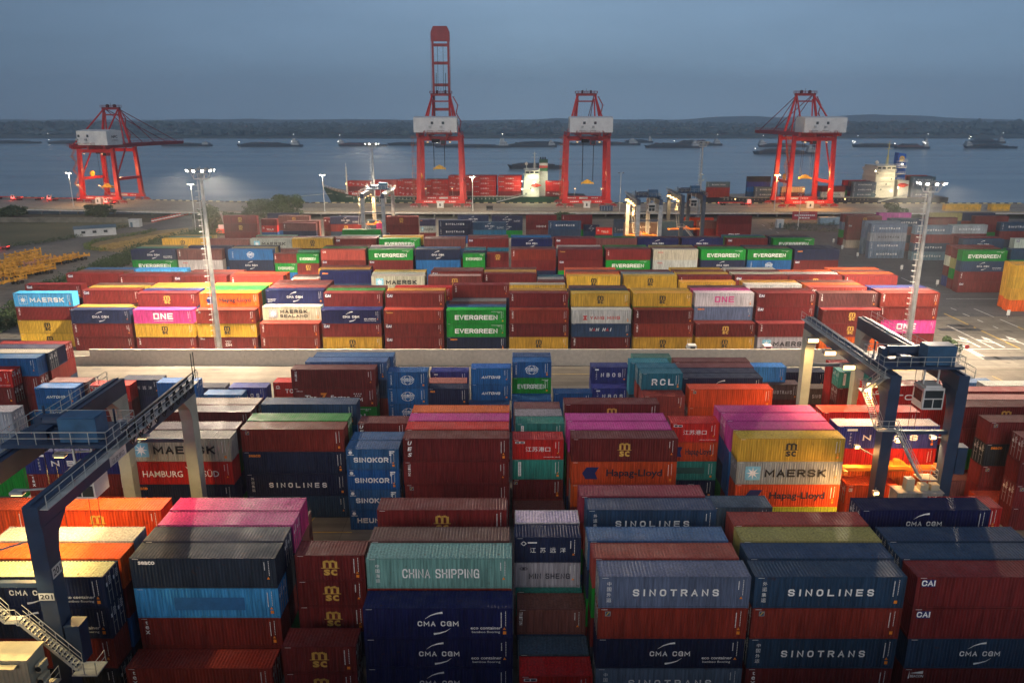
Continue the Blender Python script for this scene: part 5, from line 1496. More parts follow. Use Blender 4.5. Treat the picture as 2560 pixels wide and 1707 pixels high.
    for lx in (-4.8, 4.8): q.rail([bm(1, lx, 1.0 if not up else -1.0), bm(BL, lx, 1.0 if not up else -1.0)], 1.1, .07, 3.0)
    q.build('boom_rail', M_DRED, t)
    q = MB()
    for lx in (-3.9, 3.9):
        if up: q.tube((lx * .6, ay, A), bm(BL * .62, lx * .6, -1), .14, 5); q.tube((lx * .35, ay, A), bm(BL * .9, lx * .35, -1), .10, 5)
        else: q.tube((lx, ay, A), bm(BL * .48, lx, .8), .2, 6); q.tube((lx, ay, A), bm(BL * .9, lx, .8), .2, 6)
    q.build('fore_stay', M_DRED if not up else M_CABLE, t)
    # trolley, cab, spreader
    ty = -4 + trol * g; q = MB(); q.bx(-4.4, 4.4, ty - 2.4, ty + 2.4, H - 1.9, H - .9); q.bx(1.0, 3.4, ty - 1.6, ty + 1.2, H - 4.6, H - 1.9); tr = q.build('trolley', M_DRED, t)
    q = MB(); q.bx(1.2, 3.2, ty - 1.64, ty - 1.61, H - 4.4, H - 2.6); q.build('cab_window', M_GLASS, tr)
    q = MB(); q.bx(-3.4, .4, ty - 1.0, ty + 1.0, H - 3.6, H - 1.9); q.build('winch', M_CABLE, tr)
    q = MB()
    for a in (-2.6, 2.6):
        for b2 in (-1, 1): q.tube((a, ty + b2, spr + 1.0), (a, ty + b2, H - 1.8), .09, 4)
    q.build('hoist_rope', M_CABLE, t)
    q = MB(); q.bx(-3.0, 3.0, ty - 1.1, ty + 1.1, spr - .2, spr + .45)
    q.poly([(-2.4, spr + .5), (2.4, spr + .5), (1.2, spr + 1.4), (-1.2, spr + 1.4)], 1.0, 'y', ty - .5); q.tube((-.5, ty, spr + 1.4), (.5, ty, spr + 1.4), .5, 10)
    for a in (-3.0, 2.8): q.bx(a, a + .2, ty - 1.2, ty + 1.2, spr - .5, spr + .3)
    q.build('spreader', M_YEL, t)
    q = MB(); q.bx(-1.6, 1.6, -2.6, -1.0, .05, 3.0); q.build('switch_house', M_CAB, t)
    q = MB(); q.bx(-.5, .3, -2.63, -2.605, .9, 2.2); q.build('door', M_GLASS, t)
    if glowp:
        m4 = Matrix.Translation((x, y, QZ)) @ Matrix.Rotation(rz, 4, 'Z')
        spots = [((-hw * .6, -7.5, 9.5), .9), ((hw * .6, -7.5, 9.5), .9), ((hw * .5, g * .5, 16), .8), ((-hw * .5, g * .5, 16), .7)]
        for i, (p, k) in enumerate(spots): lamp(m4 @ Vector(p), glowp * k, glowc, .6)
        for i, lx in enumerate((-hw * .6, hw * .6)):
            q = MB(); q.bar((lx, -.9, 3.6), (lx, -7.3, 10.3), .12); q.bx(lx - .4, lx + .4, -7.9, -7.2, 10.0, 10.4); q.cur = 1; q.bx(lx - .34, lx + .34, -7.85, -7.25, 9.93, 9.99); q.build('floodlight', [M_GALV, M_LAMPW], t)
        for i, lx in enumerate((-hw * .5, hw * .5)):
            q = MB(); q.bx(lx - .5, lx + .5, -1.35, -1.0, H - 3.4, H - 2.9); q.cur = 1; q.bx(lx - .4, lx + .4, -1.33, -1.02, H - 3.47, H - 3.41); q.build('floodlight', [M_GALV, M_LAMPW], t)
    return t
WARM = (1, .62, .30)
sts(-213.8, 409, R(-13), 'red quay crane with lowered boom, alone on the left end of the quay', glowp=3800, glowc=(1, .5, .2), spr=8, trol=.55, H=28.5, hs=5.0, mw=8.8)
sts(xat(1102, 391, QZ), 391, 0, 'red quay crane with its boom raised straight up, tallest of all', up=True, glowp=1100, glowc=WARM, spr=19, hs=-1.2)
sts(xat(1466, 391, QZ), 391, 0, 'red quay crane with lowered boom just right of the white ship bridge', glowp=1100, glowc=WARM, spr=12, hs=.8)
sts(xat(2020, 389, QZ), 389, R(4), 'red quay crane glowing orange, right-hand one beside the ship with blue funnel', glowp=6500, glowc=(1, .48, .14), spr=14, trol=.6, hs=1.6)
# ------------------------------------------------------------------ ships and barges
WZ = -2
def hull(name, mats, parent, L, B, zk, zd, sheer, bow=.12, stern=.04, raked=6, side=1):
    """lofted hull along +x from bow (x=0) to stern (x=L), centred on y"""
    q = MB(); n = 24; rings = []
    for i in range(n + 1):
        u = i / n; wd_ = min(1, (u / bow) ** .6 if u < bow else 1, 1) * (1 - .25 * max(0, (u - (1 - stern)) / stern) if stern else 1)
        top = zd + (sheer * max(0, 1 - u / (bow * 1.3)) ** 1.2)
        xt = u * L; xb = raked * max(0, 1 - u / (bow * 1.2)) + u * L
        b = max(.02, wd_) * B / 2; bb = b * (.75 if u < bow else .95)
        ring = [(xt, -b, top), (xt * .5 + xb * .5, -b * .96, (top + zk) / 2), (xb, -bb, zk), (xb, bb, zk), (xt * .5 + xb * .5, b * .96, (top + zk) / 2), (xt, b, top)]
        rings.append(len(q.v)); q.v += ring
    for a, b in zip(rings, rings[1:]):
        for k in range(5): q.f.append((a + k, a + k + 1, b + k + 1, b + k)); q.m.append(1 if k in (1, 2, 3) and len(mats) > 2 else 0)
        q.f.append((a + 5, a, b, b + 5)); q.m.append(len(mats) - 1)
    a = rings[-1]; q.f.append(tuple(a + k for k in range(6))); q.m.append(0)
    return q.build(name, mats, parent)
M_HGREEN = flat('hull_green', (.012, .055, .030), .5, 0, .3, .3); M_HDARK = flat('hull_dark', (.018, .022, .028), .55, 0, .3, .3)
M_SUPER = flat('superstructure_white', (.62, .60, .52), .5, 0, .08); M_DECK = flat('ship_deck', (.10, .06, .04), .8, 0, .3)
def bridge_block(t, X0, X1, Y0, Y1, z0, decks, dh, wings, name_):
    q = MB(); z = z0
    for i in range(decks):
        k = i * .25; q.bx(X0 + k, X1 - k * .3, Y0 + k * .5, Y1 - k * .5, z, z + dh - .12); q.bx(X0 + k - .25, X1 + .2, Y0 - .1, Y1 + .1, z + dh - .12, z + dh); z += dh
    if wings: q.bx(X0 + 1.5, X0 + 5, Y0 - 2.5, Y1 + 2.5, z - dh, z - dh + 1.1)
    so_ = q.build('superstructure', M_SUPER, t)
    for i in range(decks):
        for j in range(int((X1 - X0) / 2.6)):
            if i < decks - 1 and (i * 3 + j * 5) % 4: continue
            q = MB(); a = X0 + 1.2 + j * 2.5; zz = z0 + i * dh + 1.2
            top = i == decks - 1
            q.bx(a, a + (1.9 if top else .6), Y0 + i * .125 - .04, Y0 + i * .125 - .012, zz, zz + (.9 if top else .75)); q.build('window', M_GLASS, so_)
        q = MB(); q.rail([(X0 + .2, Y0 - .05, z0 + (i + 1) * dh), (X1, Y0 - .05, z0 + (i + 1) * dh)], 1.0, .06, 2); q.build('rail', M_SUPER, so_)
    return z
def ship_mast(t, x, y, z, h, mat):
    q = MB(); q.tube((x, y, z), (x, y, z + h), .35, 6, .15); q.bar((x - 2, y, z + h * .7), (x + 2, y, z + h * .7), .15); q.bar((x - 1.2, y, z + h * .9), (x + 1.2, y, z + h * .9), .3, .15); q.tube((x, y, z + h), (x, y, z + h + 1.5), .05, 4); q.bar((x - .9, y, z), (x, y, z + h * .6), .15); q.bar((x + .9, y, z), (x, y, z + h * .6), .15)
    q.build('mast', mat, t)
def bulb(t, x, y, z, r=.25, warm=False):
    q = MB()
    for i in range(3):
        a = (0, .8, -.8)[i]; q.tube((x, y, z + a * r), (x, y, z + (a + .6) * r), r, 6, r * .6)
    q.build('lamp', M_LAMPW if warm else M_LAMP, t)
# green ship
SY = 427; sx0 = xat(798, 418, 8)
t = thing('container_ship', 'green hulled feeder ship stacked with red containers, white bridge lit', 'ship', (sx0, SY, WZ), 0)
hull('hull', [M_HGREEN, M_HGREEN, M_DECK], t, 142, 19, -1, 7.0, 4.6)
q = MB(); write(q, 'PREMIER', 0, 0, 1.0, 6.5, .02, tf=lambda p: (17 + p[0], -7.95 - (p[0] + 3.3) * .20, 8.6 + p[2])); q.build('lettering', ink('w'), t)
q = MB()
for a in range(18, 100, 2): q.bx(a, a + .5, -9.45, -9.3, 5.7, 7.6)
q.bx(14, 104, -9.3, 9.3, 7.05, 7.4); q.build('hatch_coaming', flat('coaming_pale', (.40, .42, .36), .6), t)
bx_ = xat(1308, 419, 12) - sx0
zt = bridge_block(t, bx_, bx_ + 8.5, -8.8, 8.8, 7, 5, 2.75, True, 'green')
q = MB(); q.bx(bx_ + 8.6, bx_ + 13.2, -3.6, 2, 7, 20.0); q.build('funnel_casing', M_SUPER, t)
q = MB(); q.bx(bx_ + 8.7, bx_ + 13.1, -3.5, 1.9, 20, 21.6); q.cur = 1; q.bx(bx_ + 8.7, bx_ + 13.1, -3.5, 1.9, 21.6, 22.9); q.cur = 2; q.bx(bx_ + 8.7, bx_ + 13.1, -3.5, 1.9, 22.9, 24.2); q.cur = 3; q.bx(bx_ + 8.7, bx_ + 13.1, -3.5, 1.9, 24.2, 26); q.cur = 4
for a in (9.4, 10.6, 11.8): q.tube((bx_ + a, -1, 26), (bx_ + a, -1, 27.2), .35, 8)
q.build('funnel', [flat('funnel_green', (.03, .16, .05), .5), flat('funnel_red', (.5, .04, .03), .5), M_SUPER, M_HGREEN, M_CABLE], t)
ship_mast(t, bx_ + 6.2, 0, zt, 9, M_SUPER)
q = MB(); q.tube((bx_ + 1.8, -2, zt), (bx_ + 1.8, -2, zt + 2.4), .2, 6)
for i in range(4): q.tube((bx_ + 1.8, -2, zt + 2.2 + i * .45), (bx_ + 1.8, -2, zt + 2.65 + i * .45), (.4, .85, .9, .6)[i], 10, (.85, .9, .6, .1)[i])
q.build('radar_dome', M_SUPER, t)
q = MB(); q.v = []; 
for i in range(8): q.tube((bx_ + 4.2 + i * .7, -9.6, 13.0), (bx_ + 4.9 + i * .7, -9.6, 13.0), (.1, .55, .85, .95, .95, .85, .6, .3)[i], 10, (.55, .85, .95, .95, .85, .6, .3, .05)[i])
q.build('lifeboat', flat('lifeboat_red', (.55, .05, .03), .5), t)
q = MB(); q.tube((13, 0, 8), (13, 0, 22), .5, 8, .3); q.bar((12, 0, 17), (14, 0, 17), .2); q.tube((13, 0, 22), (13, 0, 24), .1, 5); q.build('foremast', M_SUPER, t)
q = MB(); q.rail([(1.0, -.6, 11.4), (8, -5.2, 9.8), (15, -8, 8.4)], 1.1, .07, 2); q.build('bow_rail', M_SUPER, t)
q = MB(); q.path([(6, -5.5, 8.5), (-30, -9, 5.5)], .12, 4); q.path([(8, -6, 8), (60, -13, 4.8)], .10, 4); q.build('mooring_rope', flat('rope_pale', (.40, .42, .30), .8), t)
q = MB(); q.bar((bx_ - 14, -11.2, 4.6), (bx_ + 2, -10.0, 8.2), 1.0, .5); q.rail([(bx_ - 14, -11.7, 4.9), (bx_ + 2, -10.5, 8.5)], 1.0, .05, 2); q.build('gangway', M_GALV, t)
for a, z in ((bx_ - .6, 11), (bx_ - .6, 15), (bx_ + 3, 18), (bx_ + 6, 14.5), (bx_ + 5, 10.5)): bulb(t, a, -9.3, z, .22)
for p, e in (((bx_ - 1.5, -13, 14), 2500), ((bx_ + 5, -13.5, 17), 3500), ((bx_ + 11, -12, 16), 2500), ((bx_ + 5, -13, 10), 1500)): lamp((sx0 + p[0], SY + p[1], WZ + p[2]), e * .5, (.92, 1, .62), .5)
bulb(t, 12.8, -1, 13, .3, True); lamp((sx0 + 9, SY - 4, WZ + 13), 900, (1, .7, .35), .4)
# ship with the blue funnel
s2 = xat(1742, 418, 8); S2Y = 425
t = thing('container_ship', 'dark hulled container ship with cream bridge and blue funnel', 'ship', (s2, S2Y, WZ), 0)
hull('hull', [M_HDARK, M_HDARK, M_DECK], t, 134, 19, -1, 6.6, 4.0, raked=5)
q = MB()
for a in range(14, 92, 2): q.bx(a, a + .45, -9.45, -9.3, 5.4, 7.2)
q.bx(12, 96, -9.3, 9.3, 6.65, 7.0); q.build('hatch_coaming', flat('coaming_grey', (.26, .25, .20), .6), t)
bx_ = xat(2186, 416, 12) - s2
zt = bridge_block(t, bx_, bx_ + 11.0, -8.6, 8.6, 6.6, 6, 2.75, True, 'cream')
q = MB(); q.bx(bx_ + 13.2, bx_ + 18.5, -8.4, 8, 6.6, 15.5); q.build('engine_casing', M_SUPER, t)
q = MB(); q.poly([(bx_ + 13.2, 15.5), (bx_ + 18.4, 15.5), (bx_ + 17.4, 29.0), (bx_ + 13.4, 29.6)], 4.5, 'y', -3.5); f_ = q.build('funnel', flat('funnel_blue', (.02, .10, .42), .45), t)
q = MB(); write(q, 'SNL', bx_ + 15.4, 23.4, 1.5, 3.2, .03, y=-3.53); q.build('lettering', ink('w'), f_)
q = MB(); fan(q, ell(bx_ + 15.4, 26.6, 1.35, 1.35, 0, 340, 16), -3.53); q.cur = 1; stroke(q, [(bx_ + 14.5, 26.3), (bx_ + 15.4, 27.1), (bx_ + 16.3, 26.3)], .3, -3.56); q.build('emblem', [ink('y'), flat('funnel_blue', (.02, .10, .42))], f_)
for i in range(4):
    q = MB(); q.bx(bx_ + 12.5, bx_ + 16.5, -7.6, -3.6, 15.6 + i * 3.2, 15.8 + i * 3.2); q.rail([(bx_ + 12.6, -7.5, 15.8 + i * 3.2), (bx_ + 16.4, -7.5, 15.8 + i * 3.2)], 1.0, .06, 1.2); q.build('deck_platform', M_SUPER, t)
ship_mast(t, bx_ + 9.5, 0, zt, 12, flat('mast_yellow', (.5, .45, .15), .5))
q = MB()
for i in range(4): q.tube((bx_ + 3.5, -1, zt + .6 + i * .5), (bx_ + 3.5, -1, zt + 1.1 + i * .5), (.4, .95, 1.0, .65)[i], 10, (.95, 1.0, .65, .1)[i])
q.build('radar_dome', M_SUPER, t)
q = MB()
for i in range(8): q.tube((bx_ + 12.2 + i * .75, -9.4, 13.3), (bx_ + 12.95 + i * .75, -9.4, 13.3), (.1, .65, 1.0, 1.1, 1.1, 1.0, .7, .4)[i], 10, (.65, 1.0, 1.1, 1.1, 1.0, .7, .4, .05)[i])
q.build('lifeboat', MATS['lifeboat_red'], t)
q = MB(); q.bar((bx_ + 2, -11.5, 4.8), (bx_ + 17, -10.2, 8.4), 1.0, .5); q.rail([(bx_ + 2, -12, 5.1), (bx_ + 17, -10.7, 8.7)], 1.0, .05, 2); q.build('gangway', M_GALV, t)
q = MB(); q.tube((3.5, 0, 8), (3.5, 0, 20), .5, 8, .3); q.bar((2, 0, 15), (5, 0, 15), .25); q.bar((2.4, 0, 18), (4.6, 0, 18), .25); q.build('foremast', MATS['mast_yellow'], t)
for i in range(4): bulb(t, 3.5, -.7, 11 + i * 2.4, .22)
for a, z in ((bx_ + 12.5, 12), (bx_ + 9, 10.2), (bx_ + 13, 24), (bx_ - .5, 20.5), (20, 6), (60, 6), (78, 6)): bulb(t, a, -9.6, z, .25, a > 12 and a < 80)
for p, e in (((bx_ + 7, -13, 17), 3500), ((bx_ + 11, -13, 24), 2500), ((bx_ + 13, -13, 10), 2500), ((4, -5, 17), 1200), ((bx_ + 3, -13, 9), 1500)): lamp((s2 + p[0], S2Y + p[1], WZ + p[2]), e * .5, (1, .82, .48), .5)
# river barges
M_BARGE = flat('barge_steel', (.030, .040, .050), .7, 0, .3, .1); M_SAND = flat('barge_cargo', (.055, .055, .055), .95, 0, .4, .08); M_BH = flat('barge_house', (.40, .42, .42), .6, 0, .2, .3)
def barge(xa, xb, py, label, load=.5, house=1, lights=0, tint=None, hh=5.0):
    Y = inv((xa + xb) / 2, py, WZ)[1]; X0, X1 = xat(xa, Y, WZ), xat(xb, Y, WZ); L = X1 - X0; B = min(15, L * .2)
    t = thing('river_barge', label, 'barge', (X0, Y, WZ), 0, 'barges on the river')
    hull('hull', [M_BARGE, M_BARGE, M_BARGE], t, L, B, -1, 3.0, 1.2, bow=.07, raked=3)
    q = MB(); q.bx(L * .08, L * .80, -B * .42, B * .42, 3.0, 4.2); q.build('coaming', M_BARGE if tint is None else tint, t)
    if load:
        q = MB(); n = 20; rr = random.Random(xa)
        for i in range(n + 1):
            u = i / n; x = L * (.10 + .67 * u); h = load * 5.0 * min(1, 6 * min(u, 1 - u)) * rr.uniform(.75, 1.1); q.v += [(x, -B * .38, 4.2), (x, 0, 4.2 + h), (x, B * .38, 4.2)]
        for i in range(n):
            for k in (0, 1): a = 3 * i + k; q.f.append((a, a + 3, a + 4, a + 1)); q.m.append(0)
        q.build('cargo_mound', M_SAND, t)
    hx = L * .84 if house > 0 else L * .02
    if house:
        q = MB(); q.bx(hx, hx + L * .12, -B * .36, B * .36, 3.0, 5.6); q.bx(hx + L * .01, hx + L * .10, -B * .3, B * .3, 5.6, 5.6 + hh * .5); q.bx(hx + L * .02, hx + L * .07, -B * .25, B * .25, 5.6 + hh * .5, 5.6 + hh); q.bx(hx + L * .015, hx + L * .075, -B * .3, B * .3, 5.6 + hh, 5.75 + hh); ho_ = q.build('wheelhouse', M_BH, t)
        for i in range(4): q = MB(); a = hx + L * (.02 + .024 * i); q.bx(a, a + L * .014, -B * .3 - .05, -B * .3 - .01, 6.0, 6.9); q.build('window', M_GLASS, ho_)
        q = MB(); q.tube((hx + L * .05, 0, 5.6 + hh), (hx + L * .05, 0, 12.0 + hh), .2, 5); q.bar((hx + L * .03, 0, 9 + hh), (hx + L * .07, 0, 9 + hh), .2); q.build('mast', M_BH, t)
    if lights:
        for i in range(lights): bulb(t, hx + L * .05 * (1 - i * .8), -B * .37, (12 + hh if i == 0 else 7 + i), .34)
        bulb(t, L * .04, 0, 7, .3)
    return t
barge(-40, 100, 359, 'long low unlit barge at the far left of the river', .25, 0)
barge(118, 262, 360, 'low barge half hidden behind the leftmost red quay crane', .3, 0, 1)
barge(400, 529, 366, 'empty-looking grey barge just right of the lowered boom', .25, 1, 0, None, 1.0)
barge(592, 756, 367, 'loaded barge with white wheelhouse and lights on open water', .55, 1, 2, None, 7)
barge(844, 968, 366, 'lit barge with blue and red cargo left of the raised boom', .35, -1, 2, flat('barge_red', (.16, .04, .035), .7))
barge(968, 1110, 364, 'plain barge passing behind the raised-boom crane', .25, 1)
barge(1085, 1278, 369, 'long barge with tall white wheelhouse right of the raised-boom crane', .2, 1, 1, None, 8)
barge(1262, 1392, 368, 'low barge behind the middle crane, left of its legs', .4, 1)
barge(1287, 1432, 362, 'farther barge behind the crane with the yellow spreader', .3, 1)
barge(1268, 1416, 422, 'small dark barge passing close behind the green ship bridge', .25, 0)
barge(1425, 1600, 363, 'grey barge right of the middle crane legs', .3, 1)
barge(1560, 1632, 357, 'short farthest barge left of the unlit lamp mast', .3, 1)
barge(1610, 1752, 370, 'barge with a high cargo mound behind the unlit lamp mast', .7, 1, 0)
barge(1680, 1804, 364, 'barge overlapped by the one with the high cargo mound', .9, 1, 1)
barge(1880, 2042, 386, 'barge close behind the orange-lit crane legs', .55, 1, 1, flat('barge_plum', (.06, .05, .055), .8))
barge(1893, 2040, 368, 'farther barge with humped bow behind the orange-lit crane', .35, -1, 1)
barge(2128, 2262, 368, 'flat barge strung with lights left of the tug cluster', .3, 0, 3)
barge(2232, 2322, 372, 'rust-red working vessel with many bright lights', .6, 1, 4, flat('barge_rust', (.22, .07, .04), .8), 9)
barge(2408, 2538, 371, 'barge with a square cargo heap at the right of the river', .6, -1, 1)
barge(2418, 2510, 358, 'farther small barge beyond the one with the square heap', .7, 1, 1)
# ------------------------------------------------------------------ plants
def leaf_mat(name, c0, c1):
    m, t, b = newmat(name); nd, lk = t.nodes, t.links
    g = nd.new('ShaderNodeNewGeometry'); n = nd.new('ShaderNodeTexNoise'); n.inputs['Scale'].default_value = .7; n.inputs['Detail'].default_value = 4; lk.new(g.outputs['Position'], n.inputs[0])
    r = nd.new('ShaderNodeValToRGB'); r.color_ramp.elements[0].position = .3; r.color_ramp.elements[0].color = (*c0, 1); r.color_ramp.elements[1].position = .7; r.color_ramp.elements[1].color = (*c1, 1); lk.new(n.outputs[0], r.inputs[0]); lk.new(r.outputs[0], b.inputs['Base Color']); b.inputs['Roughness'].default_value = .7
    return m
M_LEAF = leaf_mat('leaf_dark', (.026, .048, .018), (.070, .115, .040)); M_HEDGE = leaf_mat('leaf_hedge', (.07, .115, .022), (.15, .20, .04)); M_STRAW = leaf_mat('straw', (.30, .21, .07), (.48, .34, .13)); M_BARK = flat('bark', (.05, .04, .03), .9)
rg = random.Random(11)
def leaves(mb, x, y, z, r, h, n, s):
    for _ in range(n):
        a = rg.uniform(0, 6.283); c = rg.uniform(-1, 1); k = rg.uniform(.55, 1) ; px, py, pz = x + r * k * math.cos(a) * math.sqrt(1 - c * c), y + r * k * math.sin(a) * math.sqrt(1 - c * c), z + h * k * c
        u = Vector((rg.gauss(0, 1), rg.gauss(0, 1), rg.gauss(0, 1))).normalized() * s * rg.uniform(.6, 1.3); v = u.cross(Vector((rg.gauss(0, 1), rg.gauss(0, 1), rg.gauss(0, 1)))).normalized() * s * .55
        p = Vector((px, py, pz)); mb.add([tuple(p - u * .5), tuple(p + v), tuple(p + u * .5), tuple(p - v)], [(0, 1, 2, 3)])
def tree(x, y, h, r, label, z=0, dens=1.0, bush=False):
    t = thing('bush' if bush else 'tree', label, 'bush' if bush else 'tree', (x, y, z), 0)
    q = MB(); q.tube((0, 0, -.2), (0, 0, h * .45), .16 + h * .018, 7, .10)
    for i in range(5): a = i * 1.3; q.tube((0, 0, h * (.2 + .06 * i)), (r * .6 * math.cos(a), r * .6 * math.sin(a), h * (.5 + .07 * i)), .09 + h * .006, 5, .04)
    q.build('trunk', M_BARK, t)
    q = MB(); k = int(11 + r * 2)
    for i in range(k):
        a = rg.uniform(0, 6.283); d = r * math.sqrt(rg.random()) * .75; zz = h * rg.uniform(.32 if not bush else .2, .86); f = 1 - .5 * abs(zz / h - .5)
        leaves(q, d * math.cos(a) * f, d * math.sin(a) * f, zz, r * rg.uniform(.25, .42), h * rg.uniform(.10, .18), int(130 * dens), .45 if r < 4 else .6)
    q.build('crown', M_LEAF, t)
def at0(px, py): return inv(px, py, 0)
def ptree(px, py, h, r, label, Y=None, z=0, **k):
    if Y is None: x, Y = at0(px, py)
    else: x = xat(px, Y, z)
    tree(x, Y, h, r, label, z, **k)
ptree(660, 545, 11, 9.5, 'broad bushy dark tree left of the green ship bow', 352, dens=1.3)
ptree(720, 545, 13, 8.5, 'round dark tree crown nearest the green ship bow', 354, dens=1.3)
ptree(532, 578, 12, 6, 'spreading tree right beside the lit caged-ladder mast', 318)
ptree(566, 575, 8, 6, 'low tree between the lit mast and the maroon stack', 330)
ptree(1411, 540, 7, 6, 'small dark tree below the middle crane', 345, z=-1)
ptree(2235, 545, 9, 6.5, 'tree before the ship with the blue funnel', 352)
ptree(25, 545, 7, 9, 'dark trees under the quay edge at the far left', 368, z=-1)
ptree(252, 545, 8, 7.5, 'dark tree under the leftmost quay crane', 368, z=-1)
ptree(2372, 868, 4.2, 2.4, 'round dark bush beside the maroon container at the road corner', 152, bush=True, dens=1.2)
ptree(600, 560, 5, 7, 'low bushes behind the maroon stack beside the road', 352, bush=True)
# belt of shrubs along the left edge of the stacks
q = MB()
def belt(path, w, n, h0, h1, s, mb, leavesn=26):
    for _ in range(n):
        u = rg.random() * (len(path) - 1); i = int(u); f = u - i; ax, ay = path[i]; bx2, by2 = path[i + 1]; x, y = ax + (bx2 - ax) * f + rg.uniform(-w, w), ay + (by2 - ay) * f + rg.uniform(-w, w) * .5
        h = rg.uniform(h0, h1); leaves(mb, x, y, h * .45, rg.uniform(.9, 1.9), h * .6, leavesn, s)
P1 = [at0(8, 812), at0(120, 740), at0(250, 680), at0(350, 640), at0(430, 612)]
belt(P1, 4.0, 760, 1.5, 3.6, .5, q)
belt([at0(350, 640), at0(440, 608), at0(520, 590), at0(560, 572)], 6, 320, 1.5, 4.0, .5, q)
belt([at0(-60, 840), at0(8, 812)], 3.5, 100, 1.5, 3.2, .5, q)
tag(q.build('shrubbery', M_LEAF), 'belt of dense dark green shrubs along the left of the stacks', 'shrubs', None, 'stuff')
def hedge(pts, label, w=1.1, h=1.1, mat=None):
    q = MB(); L = 0
    for a, b in zip(pts, pts[1:]):
        d = math.hypot(b[0] - a[0], b[1] - a[1]); k = max(2, int(d / .8))
        for i in range(k):
            f = i / k; leaves(q, a[0] + (b[0] - a[0]) * f, a[1] + (b[1] - a[1]) * f, h * .5, w, h * .6, 16, .42)
    tag(q.build('hedge', mat or M_HEDGE), label, 'hedge')
hp = [at0(x, y) for x, y in ((384, 578), (360, 585), (310, 592), (268, 600), (236, 607), (222, 612), (216, 618), (222, 624), (240, 627), (270, 628))]
hedge(hp, 'curved clipped bright green hedge looping round the dry grass island', 1.5, 1.3)
hedge([at0(x, y) for x, y in ((20, 617), (100, 610), (160, 600), (212, 590))], 'dark green hedge between the grass field and the wide road', 1.6, 1.4, M_LEAF)
hedge([at0(x, y) for x, y in ((262, 580), (300, 572), (340, 563))], 'short dark hedge right of the white shed', 1.4, 1.4, M_LEAF)
hedge([at0(x, y) for x, y in ((1954, 573), (1990, 577), (2040, 580), (2100, 581))], 'dark clipped hedge along the road below the red banner', 2.0, 2.0, M_LEAF)
hedge([inv(x, 566, 0) for x in (1930, 1960, 2000, 2050, 2100)], 'low dark planting in front of the quay piles', 3.0, 1.6, M_LEAF)
M_GRASS = soil('grass_ground', (.12, .115, .048), (.19, .165, .075), .05, .9)
sheet('grass_field', [at0(-260, 650), at0(-5, 616), at0(60, 611), at0(210, 590), at0(345, 562), at0(330, 556), at0(-260, 556)], .01, M_GRASS)
sheet('verge', [at0(-300, 556), at0(420, 556), at0(470, 545), (-110, 366), (-420, 366)], .008, flat('verge_soil', (.055, .062, .030), .95, 0, .4, .3))
sheet('planted_island', [at0(x, y) for x, y in ((384, 578), (360, 585), (310, 592), (268, 600), (236, 607), (222, 613), (222, 624), (270, 629), (330, 632), (480, 590), (470, 570))], .012, soil('island_soil', (.24, .17, .06), (.36, .25, .10), .3, 1.5))
q = MB()
for _ in range(2600):
    u = rg.random(); ax = 250 + 200 * u; ay = 622 - 40 * u + rg.uniform(-5 + 2 * u, 8); x, y = at0(ax, ay)
    leaves(q, x, y, .25, .4, .35, 3, .5)
tag(q.build('dry_grass', M_STRAW), 'dry straw-coloured grass on the planted island', 'grass', None, 'stuff')
sheet('lit_road', [at0(x, y) for x, y in ((-200, 700), (-40, 640), (60, 622), (215, 596), (345, 568), (470, 546), (470, 562), (380, 575), (300, 590), (222, 606), (205, 622), (190, 640), (0, 720), (-200, 790))], .009, M_CLEAN)
sheet('landing_ramp', [at0(x, y) for x, y in ((340, 568), (480, 538), (480, 566), (384, 578))], .016, M_ASPH)
# ------------------------------------------------------------------ small things
def boxy(name, label, cat, px, py, w, d, h, mat, roof=None, rz=0, Y=None, z=0, group=None):
    x, y = (inv(px, py, z) if Y is None else (xat(px, Y, z), Y))
    t = thing(name, label, cat, (x, y, z), rz, group); q = MB(); q.bx(-w / 2, w / 2, 0, d, 0, h); q.build('wall', mat, t)
    q = MB(); q.bx(-w / 2 - .15, w / 2 + .15, -.15, d + .15, h, h + .15); q.build('roof', roof or mat, t)
    return t
M_SHED = flat('shed_white', (.50, .52, .52), .6, 0, .1); M_SROOF = flat('shed_roof_blue', (.07, .14, .19), .5)
# shed with a sloping roof
x, y = at0(240, 590); t = thing('shed', 'long white shed with sloping blue roof beside the grass field', 'shed', (x, y, 0), R(28))
q = MB(); q.poly([(0, 0), (4.2, 0), (4.2, 3.6), (0, 3.0)], 15, 'x', -7.5); q.build('wall', M_SHED, t)
q = MB(); q.poly([(-.3, 3.02), (4.5, 3.66), (4.5, 3.84), (-.3, 3.2)], 15.6, 'x', -7.8); q.build('roof', M_SROOF, t)
q = MB(); q.bx(-7.56, -7.505, 1.0, 3.2, 0, 2.3); q.build('door', flat('shed_door', (.12, .22, .32), .5), t)
for a in (-5, -1, 3): q = MB(); q.bx(a, a + 1.4, -.05, -.008, 1.2, 2.2); q.build('window', M_GLASS, t)
t = boxy('hut', 'small white gate hut by the bend of the road', 'hut', 336, 568, 4.5, 3, 3.2, M_SHED); q = MB(); q.bx(-1.6, -.6, -.05, -.008, 0, 2.1); q.build('door', M_SROOF, t)
t = boxy('hut', 'small white kiosk at the tip of the hedge', 'hut', 1950, 570, 3.0, 2.4, 3.4, M_SHED); q = MB(); q.bx(-.5, .4, -.05, -.008, 0, 2.1); q.build('door', M_SROOF, t)
t = boxy('shed', 'pale blue container hut beside the maroon stack and hedge', 'shed', 2075, 562, 9.0, 3, 3.0, flat('hut_blue', (.22, .34, .42), .5)); q = MB(); q.bx(1, 2, -.05, -.008, 0, 2.1); q.build('door', M_SROOF, t)
